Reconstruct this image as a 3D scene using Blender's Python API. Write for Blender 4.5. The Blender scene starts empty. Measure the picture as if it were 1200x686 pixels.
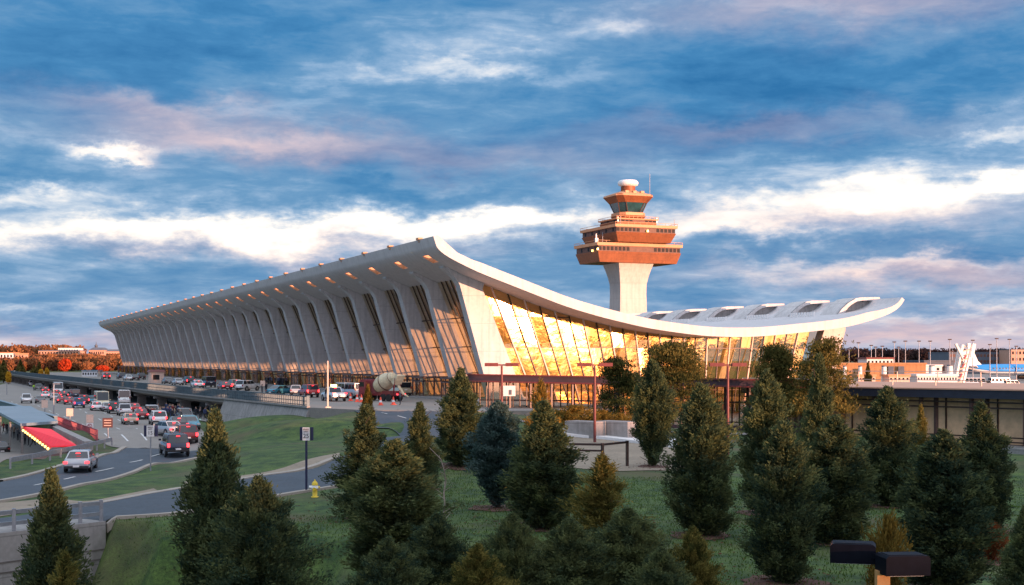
import bpy, math, random
import numpy as np
from math import sin, cos, pi, atan2, radians, sqrt, tan
from mathutils import Vector, Matrix
random.seed(7)
rng = np.random.default_rng(11)
scene = bpy.context.scene
col = scene.collection
# ------------------------------------------------------------------ camera frame (used to lay the site out)
F = 1600.0; HC = 5.2; HOR = 422.0
YAW = atan2(.38, .925)
FW = (sin(YAW), cos(YAW)); RT = (cos(YAW), -sin(YAW))
def at(px, py, Z):
    X = (px-600)/F*Z; z = HC-(py-HOR)/F*Z
    return Vector((X*RT[0]+Z*FW[0], X*RT[1]+Z*FW[1], z))
def on_y(px, py, Y):
    k = (px-600)/F
    # X = x*RT0+Y*RT1 ; Z = x*FW0+Y*FW1 ; X = k Z
    x = Y*(k*FW[1]-RT[1])/(RT[0]-k*FW[0])
    Z = x*FW[0]+Y*FW[1]
    return x, HC-(py-HOR)/F*Z
def flat(px, py, z=0.0):
    Z = (HC-z)*F/(py-HOR)
    return at(px, py, Z)
# ------------------------------------------------------------------ object helpers
def tag(o, label=None, cat=None, group=None, kind=None):
    if label: o['label'] = label
    if cat: o['category'] = cat
    if group: o['group'] = group
    if kind: o['kind'] = kind
    return o
def empty(name, loc=(0,0,0), rz=0.0, label=None, cat=None, group=None):
    o = bpy.data.objects.new(name, None); o.empty_display_size = .3
    col.objects.link(o); o.location = loc; o.rotation_euler = (0,0,rz)
    return tag(o, label, cat, group)
def copy_tree(o, parent=None):
    c = o.copy(); col.objects.link(c)
    if parent is not None: c.parent = parent
    for ch in list(o.children): copy_tree(ch, c)
    return c
class MB:
    def __init__(s): s.v=[]; s.f=[]; s.m=[]; s.sm=[]
    def add(s, vs, fs, mi=0, smooth=False):
        b=len(s.v); s.v += [tuple(v) for v in vs]
        for f in fs: s.f.append(tuple(i+b for i in f)); s.m.append(mi); s.sm.append(smooth)
        return s
    def box(s, c, d, rz=0, mi=0, top=1.0, M=None):
        x,y,z = d[0]/2,d[1]/2,d[2]/2; vs=[]
        for k,(sx,sy,sz) in enumerate([(-1,-1,-1),(1,-1,-1),(1,1,-1),(-1,1,-1),(-1,-1,1),(1,-1,1),(1,1,1),(-1,1,1)]):
            t = top if sz>0 else 1.0
            v=Vector((sx*x*t,sy*y*t,sz*z))
            if M is not None: v = M@v
            if rz: v=Vector((v.x*cos(rz)-v.y*sin(rz), v.x*sin(rz)+v.y*cos(rz), v.z))
            vs.append((v.x+c[0],v.y+c[1],v.z+c[2]))
        return s.add(vs,[(0,3,2,1),(4,5,6,7),(0,1,5,4),(1,2,6,5),(2,3,7,6),(3,0,4,7)],mi)
    def span(s, a, b, mi=0):   # axis-aligned box from corner a to corner b
        return s.box([(a[i]+b[i])/2 for i in range(3)],[abs(b[i]-a[i]) for i in range(3)],mi=mi)
    def tube(s, a, b, r0, r1=None, n=8, mi=0, cap=True, smooth=True):
        a=Vector(a); b=Vector(b); r1=r0 if r1 is None else r1
        d=(b-a).normalized(); u=d.orthogonal().normalized(); w=d.cross(u)
        vs=[]
        for p,r in ((a,r0),(b,r1)):
            for i in range(n):
                t=2*pi*i/n; vs.append(p+u*cos(t)*r+w*sin(t)*r)
        s.add(vs,[(i,(i+1)%n,n+(i+1)%n,n+i) for i in range(n)],mi,smooth)
        if cap: s.add(vs,[tuple(range(n-1,-1,-1)),tuple(range(n,2*n))],mi)
        return s
    def bar(s, a, b, w, h, mi=0):   # rectangular bar, w sideways, h upward
        a=Vector(a); b=Vector(b); d=(b-a)
        if d.length<1e-6: return s
        d.normalize(); up=Vector((0,0,1)) if abs(d.z)<.9 else Vector((0,1,0))
        u=d.cross(up).normalized(); q=u.cross(d)
        vs=[p+u*sx*w/2+q*sz*h/2 for p in (a,b) for sx,sz in ((-1,-1),(1,-1),(1,1),(-1,1))]
        return s.add(vs,[(0,1,2,3),(7,6,5,4),(0,4,5,1),(1,5,6,2),(2,6,7,3),(3,7,4,0)],mi)
    def lathe(s, c, prof, n=16, mi=0, smooth=True, cap=True):
        vs=[]
        for r,z in prof:
            for i in range(n): t=2*pi*i/n; vs.append((c[0]+r*cos(t),c[1]+r*sin(t),c[2]+z))
        fs=[]
        for k in range(len(prof)-1):
            for i in range(n): fs.append((k*n+i,k*n+(i+1)%n,(k+1)*n+(i+1)%n,(k+1)*n+i))
        s.add(vs,fs,mi,smooth)
        if cap:
            m=(len(prof)-1)*n
            s.add(vs,[tuple(range(n-1,-1,-1)),tuple(range(m,m+n))],mi)
        return s
    def prism(s, poly, y0, y1, mi=0, axis='y', smooth=False):  # polygon (a,b) extruded
        n=len(poly)
        def P(p,t): return (p[0],t,p[1]) if axis=='y' else ((t,p[0],p[1]) if axis=='x' else (p[0],p[1],t))
        vs=[P(p,y0) for p in poly]+[P(p,y1) for p in poly]
        s.add(vs,[(i,(i+1)%n,n+(i+1)%n,n+i) for i in range(n)],mi,smooth)
        return s.add(vs,[tuple(range(n-1,-1,-1)),tuple(range(n,2*n))],mi)
    def build(s, name, mat, parent=None, label=None, loc=None):
        me=bpy.data.meshes.new(name)
        me.from_pydata(s.v,[],s.f)
        mats = mat if isinstance(mat,(list,tuple)) else [mat]
        for m in mats: me.materials.append(m)
        me.polygons.foreach_set('material_index', s.m)
        me.polygons.foreach_set('use_smooth', s.sm)
        me.update()
        o=bpy.data.objects.new(name,me); col.objects.link(o)
        if parent is not None: o.parent=parent
        if label: o['label']=label
        if loc is not None: o.location=loc
        return o
def fast_mesh(name, V, Fq, mat, smooth=False, attr=None):
    V=np.asarray(V,dtype=np.float32); Fq=np.asarray(Fq,dtype=np.int32); k=Fq.shape[1]
    me=bpy.data.meshes.new(name)
    me.vertices.add(len(V)); me.vertices.foreach_set('co',V.ravel())
    me.loops.add(Fq.size); me.loops.foreach_set('vertex_index',Fq.ravel())
    me.polygons.add(len(Fq)); me.polygons.foreach_set('loop_start',np.arange(len(Fq),dtype=np.int32)*k)
    me.polygons.foreach_set('loop_total',np.full(len(Fq),k,dtype=np.int32))
    if smooth: me.polygons.foreach_set('use_smooth',np.ones(len(Fq),dtype=bool))
    me.update(); me.validate()
    if attr is not None:
        a=me.attributes.new('tone','FLOAT','FACE'); a.data.foreach_set('value',np.asarray(attr,dtype=np.float32))
    me.materials.append(mat)
    return me
# ------------------------------------------------------------------ materials
MATS={}
def add_joints(key, step=3.6, off=.9, dark=.72, streak=.25, vstep=0):
    m=M[key]; nt=m.node_tree; bs=nt.nodes['Principled BSDF']; L=bs.inputs['Base Color'].links
    src=L[0].from_socket
    tc=nt.nodes.new('ShaderNodeTexCoord'); sp=nt.nodes.new('ShaderNodeSeparateXYZ'); nt.links.new(tc.outputs['Object'],sp.inputs[0])
    def mt(op,x,y=None):
        n=nt.nodes.new('ShaderNodeMath'); n.operation=op
        for i,v in enumerate((x,y)):
            if v is None: continue
            if isinstance(v,(int,float)): n.inputs[i].default_value=v
            else: nt.links.new(v,n.inputs[i])
        return n.outputs[0]
    def line(sock,st,o_):
        f=mt('FRACT',mt('DIVIDE',mt('ADD',sock,o_),st)); return mt('LESS_THAN',f,.035/st*1.6)
    ln=line(sp.outputs[2],step,off)
    if vstep: ln=mt('MAXIMUM',ln,line(sp.outputs[1],vstep,.3))
    mp=nt.nodes.new('ShaderNodeMapping'); mp.inputs['Scale'].default_value=(1.6,1.6,.10); nt.links.new(tc.outputs['Object'],mp.inputs[0])
    ns=nt.nodes.new('ShaderNodeTexNoise'); ns.inputs['Scale'].default_value=1.3; ns.inputs['Detail'].default_value=6; nt.links.new(mp.outputs[0],ns.inputs['Vector'])
    st=nt.nodes.new('ShaderNodeMapRange'); nt.links.new(ns.outputs['Fac'],st.inputs[0]); st.inputs['From Min'].default_value=.45; st.inputs['From Max'].default_value=.75; st.inputs['To Min'].default_value=0; st.inputs['To Max'].default_value=streak
    k=mt('MULTIPLY',mt('SUBTRACT',1.0,mt('MULTIPLY',ln,1-dark)),mt('SUBTRACT',1.0,st.outputs[0]))
    cb=nt.nodes.new('ShaderNodeCombineXYZ'); [nt.links.new(k,cb.inputs[i]) for i in range(3)]
    mx=nt.nodes.new('ShaderNodeMix'); mx.data_type='RGBA'; mx.blend_type='MULTIPLY'; mx.inputs[0].default_value=1; nt.links.new(src,mx.inputs[6]); nt.links.new(cb.outputs[0],mx.inputs[7]); nt.links.new(mx.outputs[2],bs.inputs['Base Color'])
def principled(name, base, rough=.7, metal=0.0, spec=.5, noise=None, bump=None, emit=None, estr=0, coord='Object', alpha=None):
    """noise=(scale, amount, detail): mottles the colour; bump=(scale,strength,dist)"""
    m=bpy.data.materials.new(name); m.use_nodes=True; nt=m.node_tree; b=nt.nodes['Principled BSDF']
    b.inputs['Roughness'].default_value=rough; b.inputs['Metallic'].default_value=metal
    b.inputs['Specular IOR Level'].default_value=spec if name!='black_metal' else .04
    b.inputs['Base Color'].default_value=(*base,1)
    tc=nt.nodes.new('ShaderNodeTexCoord')
    if noise:
        scs = noise[0] if isinstance(noise[0],(list,tuple)) else (noise[0],)
        last=None
        for sc in scs:
            n=nt.nodes.new('ShaderNodeTexNoise'); n.inputs['Scale'].default_value=sc; n.inputs['Detail'].default_value=6
            n.inputs['Roughness'].default_value=.65
            nt.links.new(tc.outputs[coord],n.inputs['Vector'])
            if last is None: last=n.outputs['Fac']
            else:
                a=nt.nodes.new('ShaderNodeMath'); a.operation='ADD'; nt.links.new(last,a.inputs[0]); nt.links.new(n.outputs['Fac'],a.inputs[1])
                q=nt.nodes.new('ShaderNodeMath'); q.operation='MULTIPLY'; q.inputs[1].default_value=.5; nt.links.new(a.outputs[0],q.inputs[0]); last=q.outputs[0]
        r=nt.nodes.new('ShaderNodeValToRGB'); am=noise[1]
        c2 = noise[2] if len(noise)>2 else None
        r.color_ramp.elements[0].position=.32; r.color_ramp.elements[1].position=.68
        lo=tuple(c*(1-am) for c in base) if c2 is None else c2
        hi=tuple(min(1,c*(1+am*.8)) for c in base) if c2 is None else base
        r.color_ramp.elements[0].color=(*lo,1); r.color_ramp.elements[1].color=(*hi,1)
        nt.links.new(last,r.inputs[0]); nt.links.new(r.outputs[0],b.inputs['Base Color'])
    if bump:
        n=nt.nodes.new('ShaderNodeTexNoise'); n.inputs['Scale'].default_value=bump[0]; n.inputs['Detail'].default_value=5
        nt.links.new(tc.outputs[coord],n.inputs['Vector'])
        bp=nt.nodes.new('ShaderNodeBump'); bp.inputs['Strength'].default_value=bump[1]; bp.inputs['Distance'].default_value=bump[2]
        nt.links.new(n.outputs['Fac'],bp.inputs['Height']); nt.links.new(bp.outputs[0],b.inputs['Normal'])
    if emit:
        b.inputs['Emission Color'].default_value=(*emit,1); b.inputs['Emission Strength'].default_value=estr
    MATS[name]=m; return m
M={}
def mk(key,*a,**k): M[key]=principled(key,*a,**k); return M[key]
mk('concrete_white',(.58,.555,.54),.75,noise=((.25,2.2),.16),bump=(3,.15,.02))
mk('concrete_roof',(.58,.56,.56),.7,noise=((.12,1.1),.10),bump=(2,.1,.02))
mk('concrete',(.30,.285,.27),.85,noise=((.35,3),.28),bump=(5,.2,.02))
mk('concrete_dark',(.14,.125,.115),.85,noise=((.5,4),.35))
mk('kerb',(.34,.30,.25),.85,noise=((.5,6),.25))
mk('road_concrete',(.24,.22,.195),.85,noise=((.08,1.5,9),.30),bump=(12,.2,.01))
mk('asphalt',(.052,.068,.086),.8,noise=((.10,.9,6),.5),bump=(20,.25,.01))
mk('paint_white',(.62,.62,.6),.6,noise=(3,.2))
mk('sand',(.27,.22,.16),.95,noise=((.4,5),.35),bump=(9,.3,.03))
mk('mulch',(.12,.06,.04),.95,noise=((1,8),.4),bump=(9,.4,.03))
mk('blue_steel',(.07,.12,.15),.5,metal=.2,noise=(2,.25))
mk('galv',(.28,.30,.33),.45,metal=.5,noise=(3,.2))
mk('bronze',(.045,.026,.022),.45,metal=.3,noise=(3,.3))
mk('bronze_roof',(.06,.035,.045),.75,noise=((.5,3),.25))  # canopy roof darkened in colour in place of shade
mk('fascia_navy',(.022,.026,.045),.5,noise=(1.5,.25))
mk('bronze_warm',(.13,.075,.065),.55,noise=(1.5,.3))
mk('rust_panel',(.27,.085,.030),.55,metal=.15,noise=((.4,2.5),.28),bump=(3,.12,.02))
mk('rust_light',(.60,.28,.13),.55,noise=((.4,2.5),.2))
mk('rust_dark',(.13,.055,.035),.6,noise=(1.2,.3))
mk('tower_concrete',(.55,.49,.45),.75,noise=((.2,2),.12),bump=(3,.12,.02))
mk('white',(.78,.77,.75),.5,noise=(2,.08))
mk('white_paint',(.72,.73,.74),.3,noise=(2,.06))
mk('orange_brick',(.42,.22,.10),.85,noise=((.5,4),.22))
mk('pink_stucco',(.56,.32,.22),.85,noise=((.3,3),.15))
mk('grey_wall',(.10,.12,.15),.8,noise=((.2,2),.25))
mk('dark',(.012,.012,.014),.5,noise=(3,.3))
mk('black_metal',(.006,.007,.012),.5,metal=.0,noise=(4,.3),bump=(6,.06,.01))
mk('rubber',(.015,.015,.016),.85,noise=(6,.2))
mk('chrome',(.5,.5,.52),.25,metal=.9,noise=(4,.1))
mk('cab_glass',(.02,.07,.08),.15,spec=.6,noise=(.5,.5))
mk('car_glass',(.012,.016,.022),.06,spec=.8,noise=(2,.2))
mk('window_dark',(.022,.02,.022),.5,spec=.10,noise=(.8,.4))
mk('blind_glass',(.72,.47,.27),.45,spec=.5,noise=((.25,1.5),.3))
mk('red_awning',(.72,.02,.03),.6,noise=(1.5,.15),emit=(.8,.01,.03),estr=.22)  # faint emission stands in for bulb light on the awning
mk('red_fence',(.30,.06,.08),.6,noise=(3,.25))
mk('roof_slate',(.18,.25,.30),.55,noise=((.3,3),.25))
mk('sign_white',(.72,.70,.68),.5,noise=(4,.08))
mk('sign_peach',(.70,.50,.40),.5,noise=(4,.1))  # pale road signs with the low sun's peach put into the colour
mk('sign_brown',(.10,.04,.035),.5,noise=(4,.2))
mk('sign_navy',(.015,.018,.06),.5,noise=(4,.2))
mk('sign_black',(.01,.01,.01),.6)
mk('yellow',(.78,.55,.03),.45,noise=(5,.15))
mk('hydrant_white',(.75,.75,.72),.45,noise=(5,.15))
mk('cone_orange',(.85,.10,.05),.5,noise=(5,.12))
mk('cream',(.62,.54,.36),.5,noise=(1.5,.25))
mk('maroon',(.20,.02,.03),.35,noise=(2,.2))
mk('post_lit_orange',(.50,.26,.09),.7,noise=((2,12),.3))  # orange light on the near lamp post put into its colour
mk('post_red',(.16,.035,.03),.5,noise=(3,.25))
mk('klm_blue',(.02,.24,.62),.3,noise=(1,.06))
mk('skin',(.45,.27,.19),.6,noise=(5,.1))
mk('hair',(.03,.02,.015),.7,noise=(9,.3))
mk('cloth_dark',(.02,.022,.032),.85,noise=(6,.3))
mk('cloth_grey',(.10,.10,.11),.85,noise=(6,.3))
mk('cloth_blue',(.04,.06,.14),.85,noise=(6,.3))
mk('cloth_red',(.28,.04,.04),.85,noise=(6,.3))
mk('cloth_tan',(.30,.24,.18),.85,noise=(6,.3))
mk('cloth_white',(.6,.6,.62),.85,noise=(6,.2))
mk('vest',(.45,.80,.05),.6,emit=(.5,.9,.05),estr=.0)
mk('bark',(.06,.045,.035),.95,noise=((3,12),.4),bump=(8,.5,.03))
mk('bark_pale',(.30,.24,.20),.9,noise=(6,.3))
mk('floor_in',(.14,.12,.10),.4,noise=(.5,.2))
mk('inner_dark',(.06,.04,.03),.7,noise=(.5,.3))
mk('tail_on',(.4,.01,.01),.3,emit=(1,.03,.04),estr=3.2)
mk('tail_off',(.25,.01,.01),.3)
mk('head_on',(.8,.8,.7),.3,emit=(1,.85,.55),estr=9)
mk('head_off',(.5,.5,.5),.15)
mk('bulb',(.8,.7,.4),.4,emit=(1,.62,.15),estr=2.2)
mk('amber_on',(.8,.5,.05),.4,emit=(1,.75,.15),estr=8)
mk('lens_pale',(.65,.65,.7),.2)
add_joints('concrete_white'); add_joints('concrete_roof',50,0,.8,.16,12.53); add_joints('concrete',1.8,.2,.7,.35); add_joints('tower_concrete',4.0,0,.8,.2); add_joints('rust_panel',1.4,.0,.7,.25); add_joints('orange_brick',3.0,.5,.8,.25); add_joints('road_concrete',400,0,.9,.0,5.0)
# glass of the hall: thin coated pane, part mirror and part see-through
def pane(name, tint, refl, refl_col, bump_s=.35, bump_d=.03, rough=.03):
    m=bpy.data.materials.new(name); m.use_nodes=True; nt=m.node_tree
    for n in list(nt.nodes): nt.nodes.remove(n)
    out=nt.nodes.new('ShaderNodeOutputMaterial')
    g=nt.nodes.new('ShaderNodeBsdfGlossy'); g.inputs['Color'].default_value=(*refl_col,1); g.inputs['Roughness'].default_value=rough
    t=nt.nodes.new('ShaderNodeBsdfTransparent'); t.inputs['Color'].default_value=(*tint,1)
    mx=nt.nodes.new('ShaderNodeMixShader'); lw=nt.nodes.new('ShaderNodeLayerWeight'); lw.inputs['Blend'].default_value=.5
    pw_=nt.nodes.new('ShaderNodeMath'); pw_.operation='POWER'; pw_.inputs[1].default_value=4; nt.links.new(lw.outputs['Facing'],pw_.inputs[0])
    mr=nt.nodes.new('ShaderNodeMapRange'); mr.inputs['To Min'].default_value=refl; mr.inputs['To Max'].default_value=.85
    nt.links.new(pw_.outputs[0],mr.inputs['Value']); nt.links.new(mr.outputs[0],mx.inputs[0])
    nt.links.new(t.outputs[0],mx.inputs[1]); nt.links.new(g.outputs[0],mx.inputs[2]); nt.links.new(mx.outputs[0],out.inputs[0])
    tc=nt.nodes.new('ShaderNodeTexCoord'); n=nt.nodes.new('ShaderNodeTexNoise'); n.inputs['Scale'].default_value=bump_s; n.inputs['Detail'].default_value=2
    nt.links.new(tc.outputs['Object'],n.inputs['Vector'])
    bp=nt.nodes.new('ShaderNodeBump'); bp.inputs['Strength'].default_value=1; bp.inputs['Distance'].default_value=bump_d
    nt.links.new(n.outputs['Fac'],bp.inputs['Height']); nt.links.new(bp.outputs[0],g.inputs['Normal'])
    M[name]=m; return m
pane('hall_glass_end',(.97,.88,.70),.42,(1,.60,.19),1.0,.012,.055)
pane('hall_glass_side',(.95,.86,.66),.13,(.8,.8,.8),.4,.03,.03)
pane('walk_glass',(.75,.62,.48),.35,(.95,.85,.75),.5,.02,.04)
def leaf_mat(name, c1, c2, c3=None, trans=.35):
    """small-leaf foliage; colour varies between plants and between sprays"""
    m=bpy.data.materials.new(name); m.use_nodes=True; nt=m.node_tree
    for n in list(nt.nodes): nt.nodes.remove(n)
    out=nt.nodes.new('ShaderNodeOutputMaterial')
    at_=nt.nodes.new('ShaderNodeAttribute'); at_.attribute_name='tone'
    oi=nt.nodes.new('ShaderNodeObjectInfo')
    a=nt.nodes.new('ShaderNodeMath'); a.operation='MULTIPLY_ADD'; a.inputs[1].default_value=.3
    nt.links.new(oi.outputs['Random'],a.inputs[0]); nt.links.new(at_.outputs['Fac'],a.inputs[2])
    r=nt.nodes.new('ShaderNodeValToRGB'); r.color_ramp.elements[0].color=(*c1,1); r.color_ramp.elements[1].color=(*c2,1)
    r.color_ramp.elements[0].position=.1; r.color_ramp.elements[1].position=.95
    if c3: e=r.color_ramp.elements.new(1.0); e.color=(*c3,1)
    nt.links.new(a.outputs[0],r.inputs[0])
    d=nt.nodes.new('ShaderNodeBsdfDiffuse'); t=nt.nodes.new('ShaderNodeBsdfTranslucent')
    nt.links.new(r.outputs[0],d.inputs[0]); nt.links.new(r.outputs[0],t.inputs[0])
    mx=nt.nodes.new('ShaderNodeMixShader'); mx.inputs[0].default_value=trans
    nt.links.new(d.outputs[0],mx.inputs[1]); nt.links.new(t.outputs[0],mx.inputs[2]); nt.links.new(mx.outputs[0],out.inputs[0])
    M[name]=m; return m
leaf_mat('leaf_cedar',(.030,.056,.038),(.135,.160,.062))
leaf_mat('leaf_olive',(.055,.065,.02),(.24,.20,.055))
leaf_mat('leaf_spruce',(.045,.085,.075),(.13,.19,.17))
leaf_mat('leaf_pine',(.050,.058,.020),(.21,.17,.05))
leaf_mat('leaf_gold',(.10,.075,.02),(.30,.19,.04))
leaf_mat('leaf_redbush',(.06,.035,.015),(.26,.08,.03))
leaf_mat('leaf_autumn',(.12,.055,.04),(.38,.17,.07))
leaf_mat('leaf_autumn_red',(.30,.04,.02),(.65,.09,.03))
leaf_mat('leaf_autumn_yellow',(.45,.25,.03),(.75,.45,.05))
leaf_mat('leaf_grass',(.030,.072,.015),(.085,.14,.028))
leaf_mat('leaf_far',(.030,.022,.026),(.075,.05,.045))
def grass_mat():
    m=principled('grass_ground',(.05,.10,.022),.95); nt=m.node_tree; b=nt.nodes['Principled BSDF']
    tc=nt.nodes.new('ShaderNodeTexCoord')
    def noise(s,d=5):
        n=nt.nodes.new('ShaderNodeTexNoise'); n.inputs['Scale'].default_value=s; n.inputs['Detail'].default_value=d; nt.links.new(tc.outputs['Object'],n.inputs['Vector']); return n.outputs['Fac']
    def ramp(f,a,b_,p0,p1):
        r=nt.nodes.new('ShaderNodeValToRGB'); r.color_ramp.elements[0].color=(*a,1); r.color_ramp.elements[1].color=(*b_,1); r.color_ramp.elements[0].position=p0; r.color_ramp.elements[1].position=p1
        nt.links.new(f,r.inputs[0]); return r.outputs[0]
    g=ramp(noise(.9),(.019,.052,.012),(.074,.125,.024),.35,.65)
    d=ramp(noise(7,4),(.6,.6,.6),(1.3,1.3,1.2),.3,.7)
    mul=nt.nodes.new('ShaderNodeMix'); mul.data_type='RGBA'; mul.blend_type='MULTIPLY'; mul.inputs[0].default_value=1
    nt.links.new(g,mul.inputs[6]); nt.links.new(d,mul.inputs[7])
    mask=ramp(noise(.16,7),(0,0,0),(1,1,1),.50,.70)
    mx=nt.nodes.new('ShaderNodeMix'); mx.data_type='RGBA'; nt.links.new(mask,mx.inputs[0]); nt.links.new(mul.outputs[2],mx.inputs[6]); mx.inputs[7].default_value=(.085,.078,.034,1)
    nt.links.new(mx.outputs[2],b.inputs['Base Color'])
    n=nt.nodes.new('ShaderNodeTexNoise'); n.inputs['Scale'].default_value=14; nt.links.new(tc.outputs['Object'],n.inputs['Vector'])
    bp=nt.nodes.new('ShaderNodeBump'); bp.inputs['Strength'].default_value=.6; bp.inputs['Distance'].default_value=.06
    nt.links.new(n.outputs['Fac'],bp.inputs['Height']); nt.links.new(bp.outputs[0],b.inputs['Normal'])
    M['grass']=m
grass_mat()
# ------------------------------------------------------------------ terrain
CTRL=[(0,460,-3.2),(100,470,-3.2),(150,500,-3.1),(250,505,-3.2),(200,530,-3.0),(150,525,-3.0),(0,566,-2.7),(100,560,-2.7),(217,541,-2.8),
 (0,590,-2.5),(60,590,-2.4),(120,600,-2.3),(170,595,-2.3),(222,590,-2.3),(222,575,-2.4),(300,570,-2.2),(355,560,-2.0),(398,555,-1.7),(440,535,-1.1),(480,512,-.45),(500,495,-.2),
 (450,482,-.1),(520,482,-.1),(420,486,-.12),(400,490,-.3),(375,492,-.7),(345,487,-1.0),(300,510,-2.6),(285,500,-3.1),(330,520,-2.0),(380,520,-1.3),(400,525,-1.3),
 (540,480,-.2),(560,520,-1.2),(600,545,-2.2),(650,500,-2.3),(700,500,-2.3),(800,490,-2.3),(900,495,-2.3),(1000,520,-2.4),(1100,530,-2.7),
 (1190,590,-4.2),(1150,600,-3.6),(160,640,-2.8),(0,620,-2.4),(60,612,-2.4),(200,690,-2.9),(300,680,-2.4),(600,680,-2.2),(900,680,-2.3),(1190,680,-2.5),
 (600,900,-2.2),(300,900,-2.4),(1100,900,-2.4),(600,600,-2.2),(800,600,-2.2),(1000,600,-2.3),(400,620,-2.2),(300,620,-2.3),(450,580,-2.0)]
CW=[]
for px,py,z in CTRL:
    p=flat(px,py,z); CW.append((p.x,p.y,z))
for x in range(62,180,10):
    for y in (172,200,240,300): CW.append((x,y,-2.4))
for y in range(190,600,30): CW.append((30,y,-3.2)); CW.append((0,y,-3.2)); CW.append((48,y,-3.2))
for p in ((250,100),(250,200),(-120,150),(-120,60),(100,-40),(0,-60),(-80,0),(200,400),(300,0)): CW.append((p[0],p[1],-3.2))
CWA=np.array(CW)
def idw(x,y):
    x=np.asarray(x,float); y=np.asarray(y,float)
    d2=(x[...,None]-CWA[:,0])**2+(y[...,None]-CWA[:,1])**2+2.0
    w=d2**-1.9
    z=(w*CWA[:,2]).sum(-1)/w.sum(-1)
    return z
def lines(a,b,step,lo,hi):
    c=list(np.arange(a,b+1e-6,step)); s=step; p=c[-1]
    while p<hi: s*=1.35; p+=s; c.append(min(p,hi))
    s=step; p=c[0]; L=[]
    while p>lo: s*=1.35; p-=s; L.append(max(p,lo))
    return np.array(L[::-1]+c)
GX=lines(-60,170,1.6,-7000,7000); GY=lines(18,330,1.6,-3000,9000)
XX,YY=np.meshgrid(GX,GY)
rr=np.clip((np.maximum(np.maximum(XX-190,-90-XX),np.maximum(YY-620,-60-YY)))/60,0,1)
ZZ=idw(XX,YY)*(1-rr)+(-3.2)*rr
WA=at(-60,632,57.9); WBp=at(124,611,64.3)
wd=Vector((WBp.x-WA.x,WBp.y-WA.y)); WLn=wd.length; wd.normalize(); ws=Vector((wd.y,-wd.x))
T_=((XX-WA.x)*wd.x+(YY-WA.y)*wd.y)/WLn; D_=(XX-WA.x)*ws.x+(YY-WA.y)*ws.y
sm=lambda v:np.clip(v,0,1)**2*(3-2*np.clip(v,0,1))
drop=4.2*sm((D_+1.5)/.6)*(1-sm((D_-9)/14))*(1-sm((T_-.80)/.20))*(T_>-2.5)
ZZ=ZZ-drop
def gz(x,y):
    i=int(np.clip(np.searchsorted(GX,x)-1,0,len(GX)-2)); j=int(np.clip(np.searchsorted(GY,y)-1,0,len(GY)-2))
    a=(x-GX[i])/(GX[i+1]-GX[i]); b=(y-GY[j])/(GY[j+1]-GY[j])
    return float((ZZ[j,i]*(1-a)+ZZ[j,i+1]*a)*(1-b)+(ZZ[j+1,i]*(1-a)+ZZ[j+1,i+1]*a)*b)
def G(px,py,off=0.0,zlim=700):
    """point of the terrain seen at a photo position"""
    lo=8.0; Z=lo; prev=lo
    while Z<zlim:
        p=at(px,py,Z)
        if p.z<gz(p.x,p.y)+off: break
        prev=Z; Z*=1.02
    a,b=prev,Z
    for _ in range(20):
        m=(a+b)/2; p=at(px,py,m)
        if p.z<gz(p.x,p.y)+off: b=m
        else: a=m
    p=at(px,py,b); return Vector((p.x,p.y,gz(p.x,p.y)+off))
PIT=[G(-80,462),G(0,479),G(62,501),G(104,521),G(96,527),G(55,536),G(8,545),G(-80,563)]
def pdist(px_,py_):
    ins=np.zeros(px_.shape,bool); dm=np.full(px_.shape,1e9); n=len(PIT)
    for i in range(n):
        a_,b_=PIT[i],PIT[(i+1)%n]
        c_=((a_.y>py_)!=(b_.y>py_))&(px_<(b_.x-a_.x)*(py_-a_.y)/((b_.y-a_.y) or 1e-9)+a_.x); ins^=c_
        ex,ey=b_.x-a_.x,b_.y-a_.y; t=np.clip(((px_-a_.x)*ex+(py_-a_.y)*ey)/(ex*ex+ey*ey),0,1)
        dm=np.minimum(dm,np.hypot(px_-a_.x-t*ex,py_-a_.y-t*ey))
    return np.where(ins,dm,0)
ZZ-=2.5*sm(pdist(XX,YY)/2.5)
nx,ny=len(GX),len(GY)
V=np.stack([XX.ravel(),YY.ravel(),ZZ.ravel()],1)
I=(np.arange(ny-1)[:,None]*nx+np.arange(nx-1)[None,:]).ravel()
Fq=np.stack([I,I+1,I+nx+1,I+nx],1)
ground=bpy.data.objects.new('ground',fast_mesh('ground',V,Fq,M['grass'],True)); col.objects.link(ground); tag(ground,kind='structure')
def resample(pts,n):
    pts=[Vector(p) for p in pts]; L=[0]
    for a,b in zip(pts,pts[1:]): L.append(L[-1]+(b-a).length)
    out=[]
    for k in range(n):
        t=L[-1]*k/(n-1); i=0
        while i<len(L)-2 and L[i+1]<t: i+=1
        u=(t-L[i])/max(1e-6,L[i+1]-L[i]); out.append(pts[i].lerp(pts[i+1],u))
    return out
def crspline(pts,m=6):
    P=[pts[0]]+list(pts)+[pts[-1]]; out=[]
    for i in range(1,len(P)-2):
        for k in range(m):
            t=k/m; a,b,c,d=[Vector(q) for q in (P[i-1],P[i],P[i+1],P[i+2])]
            out.append(.5*((2*b)+(c-a)*t+(2*a-5*b+4*c-d)*t*t+(3*b-a-3*c+d)*t**3))
    out.append(Vector(pts[-1])); return out
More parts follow.
